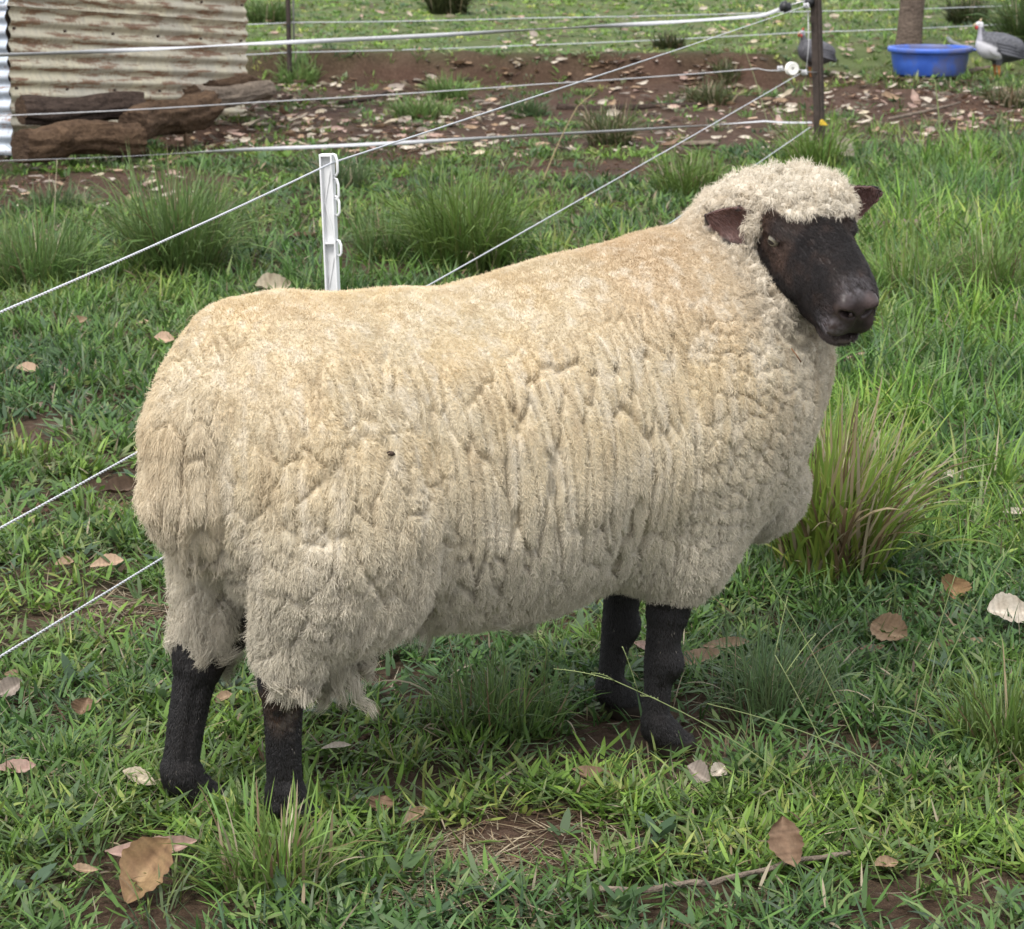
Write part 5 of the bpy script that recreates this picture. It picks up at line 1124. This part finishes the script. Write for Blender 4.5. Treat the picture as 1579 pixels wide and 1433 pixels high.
# seed stalks
def stalk(label, base, tip, z1, heads, r=.0012, col=(.18, .22, .09)):
    b_ = on_ground(*base); t_ = on_y(tip[0], tip[1], b_[1] + z1); n = 12; s_ = np.linspace(0, 1, n); arch = .05 * np.linalg.norm(t_ - b_)
    P = b_ + (t_ - b_) * s_[:, None] + np.array([0, 0, 1.]) * (arch * np.sin(s_ * np.pi))[:, None]
    o = thing('grass_stalk', label, 'grass stalk', b_, 0, 'long thin grass stalks'); M_ = M_stalk
    MB().tube(P - b_, np.linspace(r, r * .6, n), 5, col).build('stem', M_, o)
    for k in range(heads):
        f_ = n - 1 - (k % 3); d = (P[-1] - P[-3]); d /= np.linalg.norm(d); d = d * .7 + rng.normal(0, .55, 3) * np.array([1, .6, .8]); L_ = rng.uniform(.04, .075); h = MB()
        q = np.stack([P[f_] - b_ + d * L_ * x + np.array([0, 0, -.012]) * x * x for x in np.linspace(0, 1, 7)]); h.tube(q, r * .55, 5, np.array(col) * 1.3)
        for x in q[1:]: h.add(ico * .0008 * np.array([1.2, 1.2, 2]) + x + rng.normal(0, .001, 3), None, icoT, np.array(col) * 1.5)
        h.build('seed_spike', M_, o)
    return o
M_stalk = attr_mat('grass_stem', .6, .1, .3)
stalk('long stalk slanting from lower right to the near front hoof, with spread seed head', (1330, 1290), (948, 1050), -.02, 4)
stalk('long stalk rising left from the grey-green tuft to the sheep chest', (1335, 1180), (1180, 885), .05, 2)
stalk('tall thin stalk leaning right, from lower right up past the yellow-tan leaf', (1385, 1210), (1475, 880), .05, 1)
stalk('thin stalk crossing nearly level under the straw tussock', (1440, 1230), (1090, 1085), .0, 0)
stalk('steep thin stalk right of the brown hanging leaf', (1370, 1390), (1195, 1010), .05, 2)
stalk('thin stalk at the right edge leaning over the big pale leaf', (1420, 1110), (1560, 840), .08, 2)
stalk('tall pale stalk beside the tall bright tussock right of the white post', (835, 285), (890, 165), .1, 1, .004, (.30, .24, .13))
stalk('pale dead stem sticking up from soil left of the dark tussock', (82, 390), (88, 246), .05, 0, .002, (.40, .36, .24))
stalk('green seed stalk standing in front of the far branch and blue tub', (1452, 235), (1442, 124), .05, 1, .005, (.20, .24, .10))
stalk('thin stem below the dark picket leaning left', (1190, 215), (1148, 75), .1, 1, .003, (.22, .24, .12))
# litter behind the fence: the leaves that show largest one by one, the rest as litter
protos = []
for k in range(10):
    V_, Q_, C_ = leaf_mesh(1, rng.uniform(.30, .55), rng.uniform(-.4, 1.3), rng.uniform(.1, .4), rng.uniform(-.6, .6), 900 + k, *PAL[['tan', 'pink', 'pale', 'grey', 'peach', 'cream', 'pink', 'grey', 'brown', 'pale'][k]], nl=7, nw=5, wav=.12); C_ = np.clip(C_ * 1.12, 0, .8); protos.append((V_, Q_, C_, mesh_np('fallen_leaf', V_, Q_, None, [M_leaf], True, C_)))
def litter_spots(n, x0, x1, y0, y1, thr):
    px, py = rng.uniform(x0, x1, n * 12), rng.uniform(y0, y1, n * 12)
    k = rng.random(n * 12) < thr + .6 * n2(px, py, 60, 501, 2); return list(zip(px[k][:n], py[k][:n]))
ZON = [(26, 445, 660, 128, 215, .5, 'dry leaf in the thick litter on red soil between shed and soil bank', 'dry leaves on the soil right of the logs'),
       (22, 255, 445, 150, 232, .5, 'dry leaf in the litter just right of the log pile', 'dry leaves beside the logs'),
       (26, 640, 1230, 95, 232, .4, 'dry leaf on the red soil in front of the dirt bank', 'dry leaves in front of the dirt bank'),
       (26, 1275, 1579, 130, 215, .5, 'dry leaf on the brown soil in front of the blue tub', 'dry leaves in front of the blue tub'),
       (26, 390, 1250, 0, 74, .4, 'dry leaf scattered on the green slope above the bank', 'dry leaves on the green slope'),
       (20, 1275, 1579, 0, 95, .4, 'dry leaf on the green slope around the tree trunk', 'dry leaves near the tree trunk')]
for n, x0, x1, y0, y1, thr, lab, grp in ZON:
    for px, py in litter_spots(n, x0, x1, y0, y1, thr):
        c = on_ground(px, py, .02); kk = rng.integers(10); o = link('fallen_leaf', protos[kk][3], None, c); s = rng.uniform(.075, .16); o.scale = (s, s, s)
        o.rotation_euler = (R(rng.normal(14, 18)), R(rng.normal(0, 14)), rng.uniform(0, 6.28)); tag(o, ['tan', 'pinkish', 'pale', 'greyish', 'peach', 'cream', 'pinkish', 'greyish', 'brown', 'pale'][kk] + ' ' + lab, 'leaf', grp)
mb = MB()
for n, x0, x1, y0, y1, thr in ((700, 255, 700, 120, 235, .3), (560, 640, 1260, 90, 240, .2), (420, 1270, 1579, 110, 225, .3), (520, 390, 1579, -40, 80, .3), (120, 0, 300, 240, 330, .2), (110, 0, 1579, 330, 640, .1)):
    for px, py in litter_spots(n, x0, x1, y0, y1, thr):
        c = on_ground(px, py, .012); V_, Q_, C_, _m = protos[rng.integers(10)]; s = rng.uniform(.035, .10)
        M_ = np.array(Matrix.Rotation(rng.uniform(0, 6.28), 3, 'Z') @ Matrix.Rotation(R(rng.normal(10, 16)), 3, 'X')); mb.add(V_ * s @ M_.T + c, Q_, None, C_ * rng.uniform(.7, 1.35))
tag(mb.build('leaf_litter', M_leaf), kind='stuff')
